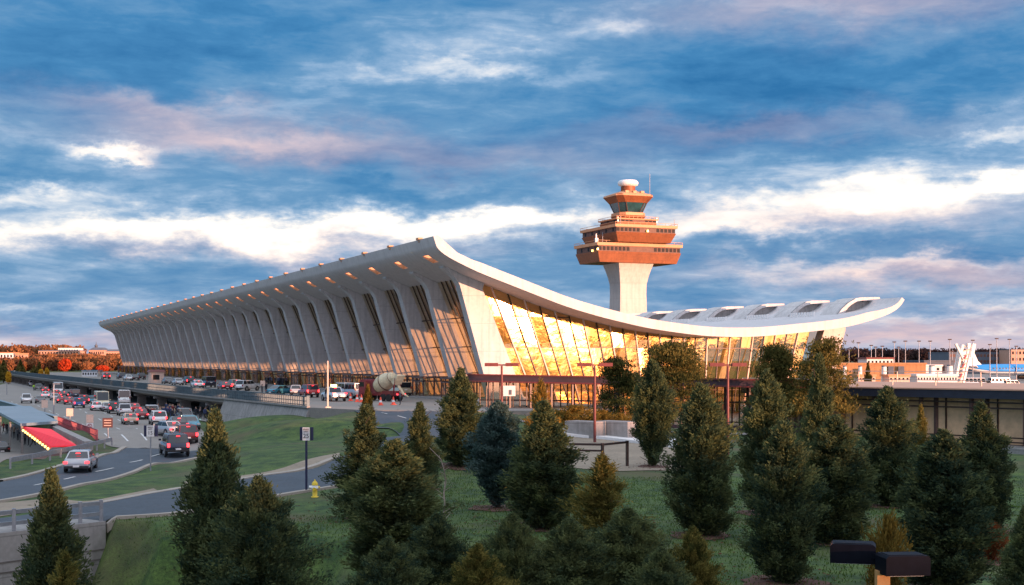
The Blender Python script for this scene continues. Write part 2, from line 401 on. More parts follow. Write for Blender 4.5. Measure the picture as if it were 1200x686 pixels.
def strip(name, A, B, mat, off, n=60, w=8, kind='structure', skirt=0):
    A=resample(A,n); B=resample(B,n); V=[]
    for a,b in zip(A,B):
        for k in range(w+1):
            p=a.lerp(b,k/w); V.append((p.x,p.y,gz(p.x,p.y)+off))
    Fs=[(i*(w+1)+k,i*(w+1)+k+1,(i+1)*(w+1)+k+1,(i+1)*(w+1)+k) for i in range(n-1) for k in range(w)]
    mb=MB().add(V,Fs,0,True)
    if skirt:
        for e in (0,w):
            vs=[]
            for i in range(n): v=V[i*(w+1)+e]; vs+= [v,(v[0],v[1],v[2]-skirt)]
            mb.add(vs,[(2*i,2*i+1,2*i+3,2*i+2) for i in range(n-1)],0)
    o=mb.build(name,mat); tag(o,kind=kind); return o
def kerb(name, pts, w=.3, h=.14, n=70, off=0):
    P=resample(pts,n); mb=MB(); V=[]
    for i,p in enumerate(P):
        d=(P[min(i+1,n-1)]-P[max(i-1,0)]); d.z=0; d.normalize(); s=Vector((d.y,-d.x,0))
        for sx,sz in ((-w/2,-.3),(-w/2,h),(w/2,h),(w/2,-.3)):
            q=p+s*sx; V.append((q.x,q.y,gz(p.x,p.y)+off+sz))
    mb.add(V,[(4*i+k,4*i+k+1,4*i+k+5,4*i+k+4) for i in range(n-1) for k in range(3)],0)
    o=mb.build(name,M['kerb']); tag(o,kind='structure'); return o
def E(*pp): return crspline([G(a,b) for a,b in pp])
# exit road (asphalt, left)
strip('exit_road',E((-60,576),(0,566),(41,557),(116,537),(146,526),(205,521)),E((-60,597),(0,588),(60,577),(89,570),(152,555),(217,540),(250,531)),M['asphalt'],.05)
# arrivals road (concrete)
strip('arrivals_road',E((-40,462),(0,474),(30,485),(70,499),(115,515),(146,526),(205,523)),E((20,446),(60,456),(90,467),(130,480),(185,491),(235,503),(262,512),(250,531)),M['road_concrete'],.06,n=120,w=14)
# service ramp (asphalt) climbing to the upper road
strip('ramp_road',E((-40,615),(30,606),(97,596),(146,587),(195,578),(222,574),(323,558),(398,538),(440,520),(475,503)),E((-40,640),(30,632),(120,616),(190,604),(222,600),(300,586),(398,570),(450,545),(500,520)),M['asphalt'],.11,n=160,w=16)
strip('sidewalk_path',E((-30,590),(0,590),(60,585),(100,588),(146,580),(180,573)),E((-30,607),(0,606),(50,598),(97,594),(146,586),(190,578)),M['sand'],.03)
kerb('kerb_far',E((97,595),(146,586),(195,577),(222,573),(323,557),(398,537)),.5)
kerb('kerb_near',E((125,617),(190,605),(222,601),(300,587),(398,571)),.35)
kerb('kerb_exit_near',E((-30,592),(0,589),(60,578),(89,571),(152,556),(217,541),(250,532)),.35)
kerb('kerb_exit_far',E((0,565),(41,556),(116,536),(146,525)),.45)
# verge of worn soil behind the far kerb
strip('worn_verge',E((215,565),(260,561),(323,551),(398,531)),E((215,573),(260,567),(323,557),(398,537)),M['sand'],.02,n=40,w=3)
def dashes(name,segs,w=.16,off=.07,mat=None):
    mb=MB()
    for (a,b) in segs:
        p=G(*a) if not isinstance(a,Vector) else a; q=G(*b) if not isinstance(b,Vector) else b
        d=q-p; d.z=0; d.normalize(); s=Vector((d.y,-d.x,0))*w/2
        n=3; V=[]
        for i in range(n+1):
            m=p.lerp(q,i/n)
            for t in (-1,1): r=m+s*t; V.append((r.x,r.y,gz(r.x,r.y)+off))
        mb.add(V,[(2*i,2*i+1,2*i+3,2*i+2) for i in range(n)])
    o=mb.build(name,mat or M['paint_white']); tag(o,kind='structure'); return o
dashes('lane_markings_exit',[((75,563),(88,560)),((112,554),(133,549.5)),((152,543),(167,540)),((177,536),(188,533)),((40,570),(55,567))],.18)
dashes('lane_markings_ramp',[((336,567),(368,560.5)),((121,606),(130,604)),((400,552),(425,541)),((440,533),(455,524)),((180,592),(200,588)),((255,581),(290,575))],.16)
segs=[]
for a,b,n in (((150,518),(30,470),12),((172,517),(70,468),12),((196,516),(95,471),11),((130,516),(10,470),12)):
    A=G(*a); B=G(*b)
    for k in range(n):
        segs.append((A.lerp(B,(k)/n),A.lerp(B,(k+.38)/n)))
dashes('lane_markings_arrivals',segs,.17,.08)

strip('station_paving',E((-60,500),(-10,500),(30,502),(80,519)),E((-60,560),(-5,545),(30,538),(85,526)),M['road_concrete'],.04,n=50,w=20)
# ------------------------------------------------------------------ terminal
BAY=12.53; NP=33; YP=165.6; Y0=159.8; Y1=575.0
PROF=[(508,277),(510,284),(513,291),(522,299),(538,308),(563,320),(597,333.5),(630,346.5),(660,358),(690,367.5),(720,375.5),(762,385),(810,392),(840,394.5),(870,395),(900,393.7),(938,390),(970,386.5),(996,382.4),(1023,375),(1043,367.5),(1054,360),(1060,351.5)]
lowp=[on_y(a,b,Y0) for a,b in PROF]
lowp=[(p.x,p.z) for p in crspline([Vector((x,0,z)) for x,z in lowp],5)]
NPF=len(lowp)
def normals(P):
    N=[]
    for i in range(len(P)):
        a=P[max(0,i-1)]; b=P[min(len(P)-1,i+1)]; dx,dz=b[0]-a[0],b[1]-a[1]; l=math.hypot(dx,dz); N.append((-dz/l,dx/l))
    return N
NN=normals(lowp)
def thick(i):
    x=lowp[i][0]; e=min((x-lowp[0][0])/6,(lowp[-1][0]-x)/6,1); return .55+.7*max(0,e)
topp=[(p[0]+n[0]*thick(i),p[1]+n[1]*thick(i)) for i,(p,n) in enumerate(zip(lowp,NN))]
def under(x): # underside height at x
    for a,b in zip(lowp,lowp[1:]):
        if a[0]<=x<=b[0] and b[0]>a[0]: return a[1]+(b[1]-a[1])*(x-a[0])/(b[0]-a[0])
    return lowp[-1][1]
term=empty('terminal_building',(90,YP,0),0,'long airport terminal with white upswept curved roof, leaning concrete piers and glowing golden end glass','terminal building')
def TB(mb,name,mat,parent=None,label=None):
    mb.v=[(v[0]-90,v[1]-YP,v[2]) for v in mb.v]
    return mb.build(name,mat,parent or term,label)
# roof: grid with openings over every approach-side pier
i0=min(range(NPF),key=lambda i:abs(lowp[i][0]-56.25)); i1=min(range(NPF),key=lambda i:abs(lowp[i][0]-57.75))
ys=[Y0]; holes=[]
for k in range(NP):
    a=YP+k*BAY-.6; b=a+2.3; holes.append((a,b)); ys+= [a,b,b+5]
ys+= [Y1]; ys=sorted(set(ys))
mb=MB(); nY=len(ys)
for sheet in (lowp,topp):
    V=[(p[0],y,p[1]) for y in ys for p in sheet]; Fs=[]
    for j in range(nY-1):
        ishole=any(abs(ys[j]-a)<1e-4 for a,b in holes)
        for i in range(NPF-1):
            if ishole and i0<=i<i1: continue
            q=(j*NPF+i,j*NPF+i+1,(j+1)*NPF+i+1,(j+1)*NPF+i)
            Fs.append(q if sheet is topp else q[::-1])
    mb.add(V,Fs,0,True)
for yy in (Y0,Y1):
    V=[(p[0],yy,p[1]) for p in lowp]+[(p[0],yy,p[1]) for p in topp]
    mb.add(V,[(i,i+1,NPF+i+1,NPF+i) for i in range(NPF-1)])
for i in (0,NPF-1):
    V=[(lowp[i][0],y,lowp[i][1]) for y in (Y0,Y1)]+[(topp[i][0],y,topp[i][1]) for y in (Y1,Y0)]
    mb.add(V,[(0,1,2,3)])
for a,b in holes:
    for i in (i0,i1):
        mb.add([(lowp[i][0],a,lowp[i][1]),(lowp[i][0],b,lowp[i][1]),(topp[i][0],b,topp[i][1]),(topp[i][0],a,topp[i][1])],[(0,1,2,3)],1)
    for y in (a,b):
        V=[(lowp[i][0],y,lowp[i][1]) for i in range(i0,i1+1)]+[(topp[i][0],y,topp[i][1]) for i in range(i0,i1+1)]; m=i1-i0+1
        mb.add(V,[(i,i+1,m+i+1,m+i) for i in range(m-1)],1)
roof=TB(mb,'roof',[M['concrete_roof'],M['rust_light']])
# upstand plate that closes the near end of the curled eave
ip=min(range(NPF),key=lambda i:abs(topp[i][0]-60.4))
poly=[topp[i] for i in range(2,ip+1)]+[(58.4,18.55),(55.9,20.55)]
TB(MB().prism(poly,Y0+.15,Y0+.5),'eave_upstand',M['concrete_roof'],roof)
# eave clamps on the roof edge
for k in range(NP):
    y=YP+k*BAY
    m_=MB().box((55.25,y,20.62),(.6,1.0,.28)).box((55.4,y,20.35),(.4,.7,.3))
    TB(m_,'eave_fixture',M['rust_light'],roof)
# piers, approach side
def prof_pts(x0,x1,n=6,push=.25): return [(x0+(x1-x0)*k/n, under(x0+(x1-x0)*k/n)+push) for k in range(n+1)]
pier=[(65.1,-.3),(60.75,14.9),(60.2,15.75),(59.4,16.45),(58.5,17.05)]+prof_pts(58.5,64.2,8)+[(63.9,14.4),(70,-.3)]
def pier_mesh(poly,th,taper=.0):
    return MB().prism(poly,0,th)
for k in range(NP):
    y=YP+k*BAY
    th=1.7
    m_=MB().prism(pier,y,y+th)
    # wall of the base: a narrow plinth
    m_.span((64.9,y-.12,-.3),(70.2,y+th+.12,.35))
    TB(m_,'pier',M['concrete_white'])
fpier=[(116.9,-2.6),(120.6,9.6)]+[(120.6+(117.2-120.6)*k/4,under(120.6+(117.2-120.6)*k/4)+.25) for k in range(5)]+[(112.2,-2.6)]
for k in range(NP):
    y=YP+k*BAY
    pq=fpier if k==0 else [(114.6,-2.6),(118.2,10.0),(118.2,under(118.2)+.25),(116.6,under(116.6)+.25),(112.9,-2.6)]
    TB(MB().prism(pq,y,y+(1.7 if k==0 else 1.1)),'field_pier',M['concrete_white'])
# hoods over the field-side piers
H=[(982,368.5),(987,362),(994,355.5),(1003,350),(1010,348.6),(1031,348.4),(1031,351.6),(1026,352.2),(1023,360),(1015,368),(1005,373),(990,374)]
hp=[on_y(a,b,166.4) for a,b in H]
hin=[on_y(a,b,166.4) for a,b in [(989,369),(994,361),(1000,355.5),(1007,353),(1026,352.6),(1022,360),(1013,366.7),(1001,370)]]
for k in range(NP):
    y=166.4+k*BAY
    m_=MB()
    top=hp[:6]; n=len(top)
    # curved shell (roof of the hood)
    inn=[(x+.05,z-.5) for x,z in top]
    V=[(x,y,z) for x,z in top]+[(x,y,z) for x,z in inn]+[(x,y+4.6,z) for x,z in top]+[(x,y+4.6,z) for x,z in inn]
    for i in range(n-1):
        m_.add([V[i],V[i+1],V[n+i+1],V[n+i],V[2*n+i],V[2*n+i+1],V[3*n+i+1],V[3*n+i]],[(0,1,2,3),(7,6,5,4),(0,4,5,1),(3,2,6,7)],0,False)
    m_.add([V[n-1],V[2*n-1],V[3*n-1],V[4*n-1]],[(0,1,3,2)])
    # recessed back face, shade painted in as grey, and the curved outer cheek
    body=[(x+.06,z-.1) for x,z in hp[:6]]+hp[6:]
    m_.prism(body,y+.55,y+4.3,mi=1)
    m_.prism([hp[0],hp[1],hp[2],hp[3],hin[3],hin[2],hin[1],hin[0],hp[11]],y+.06,y+.5)
    TB(m_,'roof_hood',[M['concrete_white'],M['concrete']],roof)
    # row of little snow-guard posts between hoods
    if k<8:
        g=MB()
        for q in range(9):
            x=119.3; yy=y+5.3+q*.75; z0=under(x)+1.2
            g.box((x,yy,z0+.35),(.25,.28,.8))
        g.bar((119.3,y+5.2,under(119.3)+1.15),(119.3,y+11.4,under(119.3)+1.15),.1,.12)
        TB(g,'roof_guard',M['white'],roof)
# glass
LB=-.45; 
def mull_lean(x): return LB+(x-70)/(112-70)*(.30-LB)
g=MB(); xs=[]; x=70.0
XB=list(np.linspace(70.0,112.2,27))
def pt(xb,z): return (xb+mull_lean(xb)*(z),z)
def topz(xb):
    z=5.
    for _ in range(30): z=.5*z+.5*(under(pt(xb,z)[0])+.15)
    return z
YG=YP+1.0
rr_=random.Random(5)
ZL=[-2.5,1.0,6.85,10.9]
for a,b in zip(XB,XB[1:]):
    lv=[z for z in ZL if z<min(topz(a),topz(b))-.3]
    for i,z0 in enumerate(lv):
        z1a=lv[i+1] if i+1<len(lv) else topz(a); z1b=lv[i+1] if i+1<len(lv) else topz(b)
        tx=rr_.gauss(0,.010); tz=rr_.gauss(-.004,.010)
        c=[pt(a,z0),pt(b,z0),pt(b,z1b),pt(a,z1a)]
        cx=sum(p[0] for p in c)/4; cz=sum(p[1] for p in c)/4
        if i==0: rr_.random()
        bul=.006*rr_.uniform(.5,1.3)*(1 if rr_.random()<.7 else -1); NS=5; PV=[]
        for jj in range(NS+1):
            for ii in range(NS+1):
                u_=ii/NS; v_=jj/NS
                px_=(c[0][0]*(1-u_)+c[1][0]*u_)*(1-v_)+(c[3][0]*(1-u_)+c[2][0]*u_)*v_
                pz_=(c[0][1]*(1-u_)+c[1][1]*u_)*(1-v_)+(c[3][1]*(1-u_)+c[2][1]*u_)*v_
                PV.append((px_,YG+(px_-cx)*tx+(pz_-cz)*tz-bul*16*u_*(1-u_)*v_*(1-v_),pz_))
        g.add(PV,[(jj*(NS+1)+ii,jj*(NS+1)+ii+1,(jj+1)*(NS+1)+ii+1,(jj+1)*(NS+1)+ii) for jj in range(NS) for ii in range(NS)],0,True)
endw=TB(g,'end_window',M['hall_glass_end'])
f=MB(); fl=MB()
for i,a in enumerate(XB[1:-1]):
    p0=pt(a,-2.5); p1=pt(a,topz(a)); big=(i%2==0)
    (fl if big else f).bar((p0[0],YG-.12,p0[1]),(p1[0],YG-.12,p1[1]),.16 if big else .10,.22 if big else .14)
for z in ZL[1:]:
    L=[xb for xb in XB if topz(xb)>z]
    f.bar((pt(L[0],z)[0],YG-.1,z),(pt(L[-1],z)[0],YG-.1,z),.1,.12)
    # the two arms of the catenary need their own transoms
TB(f,'window_frame',M['bronze'],endw); TB(fl,'mullion',M['sign_peach'],endw)  # pale mullion colour carries the bright sun on the main bars
def gl(z): return 68.8-.426*z
zt=16.0
for k in range(NP-1):
    y0=YP+k*BAY+1.7; y1=YP+(k+1)*BAY
    g=MB(); cols=[y0,y0+3.6,y0+7.2,y1]
    for a,b in zip(cols,cols[1:]):
        for z0,z1 in ((0,3.4),(3.4,7.0),(7.0,10.9),(10.9,zt)):
            t1=rr_.gauss(0,.006); t2=rr_.gauss(0,.006)
            g.add([(gl(z0)-t1,a,z0),(gl(z0)+t1,b,z0),(gl(z1)+t2,b,z1),(gl(z1)-t2,a,z1)],[(0,1,2,3)])
    w=TB(g,'window',M['hall_glass_side'])
    f=MB()
    for yy in cols[1:-1]+[y0+1.8,y0+5.4,y0+9.0]:
        f.bar((gl(0)-.08,yy,0),(gl(zt)-.08,yy,zt),.12,.2)
    for z in (3.4,7.0,10.9): f.bar((gl(z)-.1,y0,z),(gl(z)-.1,y1,z),.12,.14)
    TB(f,'window_frame',M['bronze'],w)
# field-side glazing (one wall, seen only through the hall)
g=MB(); f=MB()
for k in range(NP-1):
    y0=YP+k*BAY+1.7; y1=YP+(k+1)*BAY
    g.add([(114.0,y0,-2.5),(114.0,y1,-2.5),(118.2,y1,10.2),(118.2,y0,10.2)],[(0,1,2,3)])
    for q in range(4): yy=y0+(y1-y0)*q/3; f.bar((114,yy,-2.5),(118.2,yy,10.2),.12,.2)
fw=TB(g,'field_window',M['hall_glass_side']); TB(f,'window_frame',M['bronze'],fw)
# floor slab, interior desks, far end wall
m_=MB().span((66,YP+1.3,-.6),(112,Y1-8,-.02)).span((70,YP+1.6,-2.9),(113.5,Y1-8,-2.4))
TB(m_,'floor',M['floor_in'])
m_=MB().span((66,Y1-9,-.0),(115,Y1-8.5,7.2)); TB(m_,'end_wall',M['inner_dark'])
for q in range(14):
    m_=MB().span((78,YP+18+q*26,0),(102,YP+20+q*26,1.5)).span((77.5,YP+17.5+q*26,1.5),(102.5,YP+20.5+q*26,1.7)); TB(m_,'ticket_desk',M['inner_dark'])
# entrance vestibules, one per bay
def vestibule(y):
    r=MB(); r.span((61.4,y-2.5,2.62),(66.6,y+2.5,2.84))
    o=TB(r,'vestibule',M['bronze_warm'])
    f=MB()
    for yy in (-2.4,-.8,.8,2.4): f.span((61.5,y+yy-.08,0),(61.66,y+yy+.08,2.62))
    for xx in (63.2,64.9,66.3):
        for yy in (-2.4,2.4): f.span((xx-.08,y+yy-.08,0),(xx+.08,y+yy+.08,2.62))
    f.span((61.45,y-2.45,2.1),(61.62,y+2.45,2.22)); f.span((61.5,y-2.48,2.1),(66.4,y-2.38,2.22)); f.span((61.5,y+2.38,2.1),(66.4,y+2.48,2.22))
    TB(f,'door_frame',M['bronze_warm'],o)
    g=MB(); g.add([(61.58,y-2.35,.05),(61.58,y+2.35,.05),(61.58,y+2.35,2.6),(61.58,y-2.35,2.6)],[(0,1,2,3)])
    for yy in (-2.42,2.42): g.add([(61.7,y+yy,.05),(66.2,y+yy,.05),(66.2,y+yy,2.6),(61.7,y+yy,2.6)],[(0,1,2,3)])
    TB(g,'door_glass',M['hall_glass_side'],o)
for k in range(NP-1): vestibule(YP+k*BAY+1.7+5.4)
# ------------------------------------------------------------------ departures level
EDGE=[(600,905),(0,0)]
ed=[Vector((36.4,146.5,0)),Vector((34.6,175,0)),Vector((32.2,217,0)),Vector((29,290,0)),Vector((25,381,0)),Vector((22,470,0)),Vector((19,600,0))]
def edge_x(y):
    for a,b in zip(ed,ed[1:]):
        if a.y<=y<=b.y: return a.x+(b.x-a.x)*(y-a.y)/(b.y-a.y)
    return ed[0].x if y<ed[0].y else ed[-1].x
m_=MB(); n=60; V=[]
for i in range(n+1):
    y=182+(600-182)*i/n; x=edge_x(y)
    V+=[(x,y,-.02),(59.5,y,-.02),(59.5,y,-.95),(x+.9,y,-.95),(x,y,-.55)]
for j in range(5): pass
m_.add(V,[(5*i+j,5*i+(j+1)%5,5*(i+1)+(j+1)%5,5*(i+1)+j) for i in range(n) for j in range(5)]+[(0,1,2,3,4)])
deck=m_.build('departures_road',[M['road_concrete']]); tag(deck,kind='structure')
# upper forecourt at grade
A=[Vector((edge_x(y),y,0)) for y in (147,160,182)]
m_=MB()
poly=[(36.4,146.5),(40,137),(47,131),(57,129),(66,131),(66,182),(edge_x(182),182),(edge_x(165),165)]
m_.prism(poly,-3.4,-.02,axis='z'); up=m_.build('forecourt_road',M['road_concrete']); tag(up,kind='structure')
m_=MB(); m_.span((59.5,138,-.6),(67.5,600,.13)); sw=m_.build('departures_pavement',M['concrete']); tag(sw,kind='structure')
# asphalt loop in front of the forecourt
strip('upper_road',E((378,480.5),(400,479),(440,478.5),(480,479),(530,481)),E((440,503),(465,508),(490,513),(520,520),(560,530)),M['asphalt'],.10,n=50,w=12)
strip('upper_verge',E((352,482),(378,479.5),(400,478)),E((362,484),(395,483),(425,487)),M['sand'],.06,n=20,w=3)
dashes('lane_markings_upper',[((456,480),(466,481.5)),((445,485),(454,487)),((466,489),(476,492)),((430,482),(438,484)),((490,486),(500,488))],.16,.14)
# retaining wall under the railing, and abutment
wall=MB()
ys_=[147,155,165,175,184.5]
V=[]
for y in ys_:
    x=edge_x(y); V+=[(x-.05,y,-.02),(x-1.5,y,-4.0)]
wall.add(V,[(2*i,2*i+1,2*i+3,2*i+2) for i in range(len(ys_)-1)])
x=edge_x(184.5); wall.add([(x-.05,184.5,-.02),(x-1.5,184.5,-4),(59,184.5,-4),(59,184.5,-.02)],[(0,1,2,3)])
x=edge_x(147); wall.add([(x-.05,147,-.02),(x-1.5,147,-4),(x+6,146.4,-4),(x+6,146.4,-.02)],[(0,1,2,3)])
wo=wall.build('retaining_wall',M['concrete']); tag(wo,'sloped pale concrete retaining wall under the near end of the elevated road railing','wall')
lip=MB()
for a,b in zip(ed[:2],ed[1:3]): pass
P=[Vector((edge_x(y)-.12,y,.02)) for y in np.linspace(147,600,60)]
for a,b in zip(P,P[1:]): lip.bar(a,b,.35,.22)
lo=lip.build('road_coping',M['concrete'],wo)
# columns under the deck and the arrivals front behind them
for k in range(20):
    y=196+k*19.5; x=edge_x(y)+1.4
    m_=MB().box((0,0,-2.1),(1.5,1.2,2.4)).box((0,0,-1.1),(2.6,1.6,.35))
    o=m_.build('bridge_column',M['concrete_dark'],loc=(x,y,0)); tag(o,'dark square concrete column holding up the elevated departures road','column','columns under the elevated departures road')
fr=empty('arrivals_front',(50,190,-3.2),0,'shaded arrivals level wall with pale portals beneath the elevated road','building front')
def FB(mb,name,mat,parent=None):
    mb.v=[(v[0]-50,v[1]-190,v[2]+3.2) for v in mb.v]; return mb.build(name,mat,parent or fr)
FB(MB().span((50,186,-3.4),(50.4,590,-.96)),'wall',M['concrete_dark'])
for k in range(9):
    y=200+k*38
    m_=MB(); m_.prism([(y-6,-3.2),(y-4.5,-1.2),(y+4.5,-1.2),(y+6,-3.2)],40.5,49.9,axis='x'); FB(m_,'portal',M['concrete'])
    m_=MB().span((49.6,y+12,-3.2),(49.95,y+24,-1.3)); FB(m_,'window',M['window_dark'])
sw2=strip('arrivals_pavement',[Vector((edge_x(y)-2.2,y,0)) for y in (186,240,320,420,560)],[Vector((50,y,0)) for y in (186,240,320,420,560)],M['concrete'],.10,n=60,w=6)
# railing
rail=empty('metal_railing',(ed[0].x,ed[0].y,0),0,'blue grey baluster railing along the outer edge of the elevated departures road','railing')
yy=147.2; cnt=0
while yy<590 and cnt<100:
    L=4.4; a=Vector((edge_x(yy)-.1,yy,.12)); b=Vector((edge_x(yy+L)-.1,yy+L,.12))
    m_=MB()
    m_.bar(a+Vector((0,0,1.05)),b+Vector((0,0,1.05)),.14,.10); m_.bar(a+Vector((0,0,.55)),b+Vector((0,0,.55)),.07,.08); m_.bar(a+Vector((0,0,.12)),b+Vector((0,0,.12)),.1,.08)
    nb=4 if yy>230 else 5
    for q in range(nb):
        p=a.lerp(b,q/nb); m_.bar(p,p+Vector((0,0,1.1)),.32,.12)
    m_.v=[(v[0]-ed[0].x,v[1]-ed[0].y,v[2]) for v in m_.v]
    m_.build('rail_panel',M['blue_steel'],rail); yy+=L; cnt+=1
# kiosk on the departures road
kp=flat(183,449,0); kk=empty('kiosk',(kp.x,kp.y,0),0,'small pale booth with dark red roof on the departures road','kiosk')
MB().box((0,0,1.25),(3.0,3.2,2.5)).build('wall',M['sign_peach'],kk); MB().box((0,0,2.75),(3.8,4.0,.5),top=.75).build('roof',M['post_red'],kk)
MB().box((-.2,-1.62,1.3),(1.4,.05,1.1)).build('window',M['window_dark'],kk)
# slim white pole on the forecourt edge, peach sunlight put into its colour
pp=flat(384,478,0)
o=MB().tube((0,0,0),(0,0,5.1),.10,.08,n=10).box((0,0,.05),(.6,.6,.1)).build('light_pole',M['sign_peach'],loc=(pp.x,pp.y,0)); tag(o,'slim plain pale pole standing behind the near end of the elevated road railing','pole')
# ------------------------------------------------------------------ control tower
TZ=.21875; tc_=at(736,HOR,350)
tw=empty('control_tower',(tc_.x,tc_.y,-3.2),0,'tall airport control tower with pale flared shaft, rust brown stacked tiers and white radome','control tower')
def zz(py): return HC+(HOR-py)*TZ+3.2
def frus(m_,z0,w0,d0,z1,w1,d1,mi=0,cx=0,cy=0,ch=0,cap=True):
    def ring(w,d,z,c):
        if c<=0: return [(cx-w/2,cy-d/2,z),(cx+w/2,cy-d/2,z),(cx+w/2,cy+d/2,z),(cx-w/2,cy+d/2,z)]
        a,b=w/2,d/2; k=c
        return [(cx-a+k,cy-b,z),(cx+a-k,cy-b,z),(cx+a,cy-b+k,z),(cx+a,cy+b-k,z),(cx+a-k,cy+b,z),(cx-a+k,cy+b,z),(cx-a,cy+b-k,z),(cx-a,cy-b+k,z)]
    r0=ring(w0,d0,z0,ch); r1=ring(w1,d1,z1,ch); n=len(r0)
    m_.add(r0+r1,[(i,(i+1)%n,n+(i+1)%n,n+i) for i in range(n)]+([tuple(range(n-1,-1,-1)),tuple(range(n,2*n))] if cap else []),mi)
m_=MB(); prev=None
for py,w,d in ((436,8.6,7.2),(372,7.7,6.3),(345,7.4,5.9),(334,7.5,6.0),(326,8.1,6.8),(318,8.9,7.9),(310,9.9,9.2)):
    z=zz(py) if py<436 else 0
    if prev: frus(m_,prev[0],prev[1],prev[2],z,w,d,cap=False)
    prev=(z,w,d)
m_.build('shaft',M['tower_concrete'],tw)
def tier(name,py0,py1,w,d,tb,lipw):
    zb=zz(py1); zt_=zz(py0); m_=MB(); h=zt_-zb
    frus(m_,zb,w-tb,d-tb,zb+h*.55,w-.5,d-.5)
    frus(m_,zb+h*.55+.01,w-.9,d-.9,zb+h*.84,w-.9,d-.9,mi=2)
    frus(m_,zb+h*.84+.005,w,d,zt_,w+.15,d+.15,mi=1)
    o=m_.build(name,[M['rust_panel'],M['rust_light'],M['rust_dark']],tw)
    n_=int(w/1.1)
    wn=MB()
    for side in (-1,):
        for q in range(n_):
            if n_*.36<q<n_*.62: continue
            x=-w/2+.9+q*(w-1.8)/(n_-1); wn.box((x,-(d-.9)/2-.01,zb+h*.70),(.8,.06,h*.2))
    nd=int(d/1.3)
    for q in range(nd):
        y=-d/2+.9+q*(d-1.8)/(nd-1); 
        if q%3==1: wn.box((-(w-.9)/2-.01,y,zb+h*.70),(.06,.9,h*.2))
    wn.build('window',M['window_dark'],o)
    # parapet rail
    r=MB()
    for sy in (-1,1):
        r.bar((-w/2,sy*d/2,zt_+.5),(w/2,sy*d/2,zt_+.5),.08,.08)
        r.bar((sy*w/2,-d/2,zt_+.5),(sy*w/2,d/2,zt_+.5),.08,.08)
        for q in range(11):
            x=-w/2+w*q/10; r.bar((x,sy*d/2,zt_),(x,sy*d/2,zt_+.5),.07,.07)
    r.build('parapet_rail',M['rust_light'],o)
    return o
tier('gallery',288,310,24.0,13.8,2.2,0)
tier('gallery',268,287.6,17.4,20.5,2.6,0)
tier('gallery',258.5,267.5,11.8,10.6,1.0,0)
m_=MB(); frus(m_,zz(258.4),6.6,6.4,zz(254),7.6,7.4,ch=1.2); frus(m_,zz(254)+.01,7.3,7.1,zz(250.5),7.3,7.1,ch=1.2,mi=1)
m_.build('cab_base',[M['rust_panel'],M['rust_light']],tw)
m_=MB(); frus(m_,zz(250.4),6.3,6.1,zz(239.2),8.0,7.8,ch=1.5,cap=False); cb=m_.build('cab_window',M['cab_glass'],tw)
m_=MB()
def rp(w,d,z,c):
    a,b=w/2,d/2; return [(-a+c,-b,z),(a-c,-b,z),(a,-b+c,z),(a,b-c,z),(a-c,b,z),(-a+c,b,z),(-a,b-c,z),(-a,-b+c,z)]
for p,q in zip(rp(6.4,6.2,zz(250.4),1.5),rp(8.1,7.9,zz(239.2),1.5)): m_.bar(p,q,.16,.16)
m_.build('window_frame',M['rust_dark'],cb)
m_=MB(); frus(m_,zz(239.2),8.2,8.0,zz(232),10.6,10.0,ch=1.4); frus(m_,zz(232)+.005,10.7,10.1,zz(230),10.4,9.8,ch=1.4,mi=1); frus(m_,zz(230)+.01,10.2,9.6,zz(225),4.4,4.2,ch=.8,mi=1)
for q in (-2.2,0,2.2): m_.box((q,-3.4,zz(227.6)+.1),(.9,.9,.7),mi=1)
m_.build('cab_roof',[M['rust_panel'],M['rust_light']],tw)
MB().tube((0,0,zz(226)),(0,0,zz(218.5)),1.85,n=20).build('radome_drum',M['rust_panel'],tw)
MB().lathe((0,0,0),[(1.7,zz(219)),(2.5,zz(217.5)),(2.65,zz(215.5)),(2.6,zz(213.5)),(2.1,zz(211.7)),(.9,zz(211.2)),(.05,zz(211.1))],n=24).build('radome',M['white'],tw)
m_=MB()
for x,y,h in ((4.4,-3.5,5.5),(-10,-5.6,2.6),(8.3,-9.3,1.8),(-7,-9.5,2.0)):
    zb={5.5:zz(230),2.6:zz(288),1.8:zz(268),2.0:zz(268)}[h]; m_.tube((x,y,zb-.1),(x,y,zb+h),.07,n=6)
m_.box((-11,-4,zz(288)+.6),(.8,.8,1.2)); m_.box((-11,-4,zz(288)+1.5),(.3,.3,1.6))
m_.build('antenna',M['galv'],tw)
MB().box((-5.4,-4.9,zz(258)-.5),(.35,.35,1.3)).box((5.6,-4.9,zz(258)-.4),(.35,.35,1.6)).build('beacon',M['white'],tw)
m_=MB()
for x,y,z in ((-12.0,-6.95,zz(296)),(-12.05,-4,zz(297)),(.2,-10.3,zz(275))): m_.box((x,y,z),(.35,.35,.5))
m_.build('lamp',M['bulb'],tw)
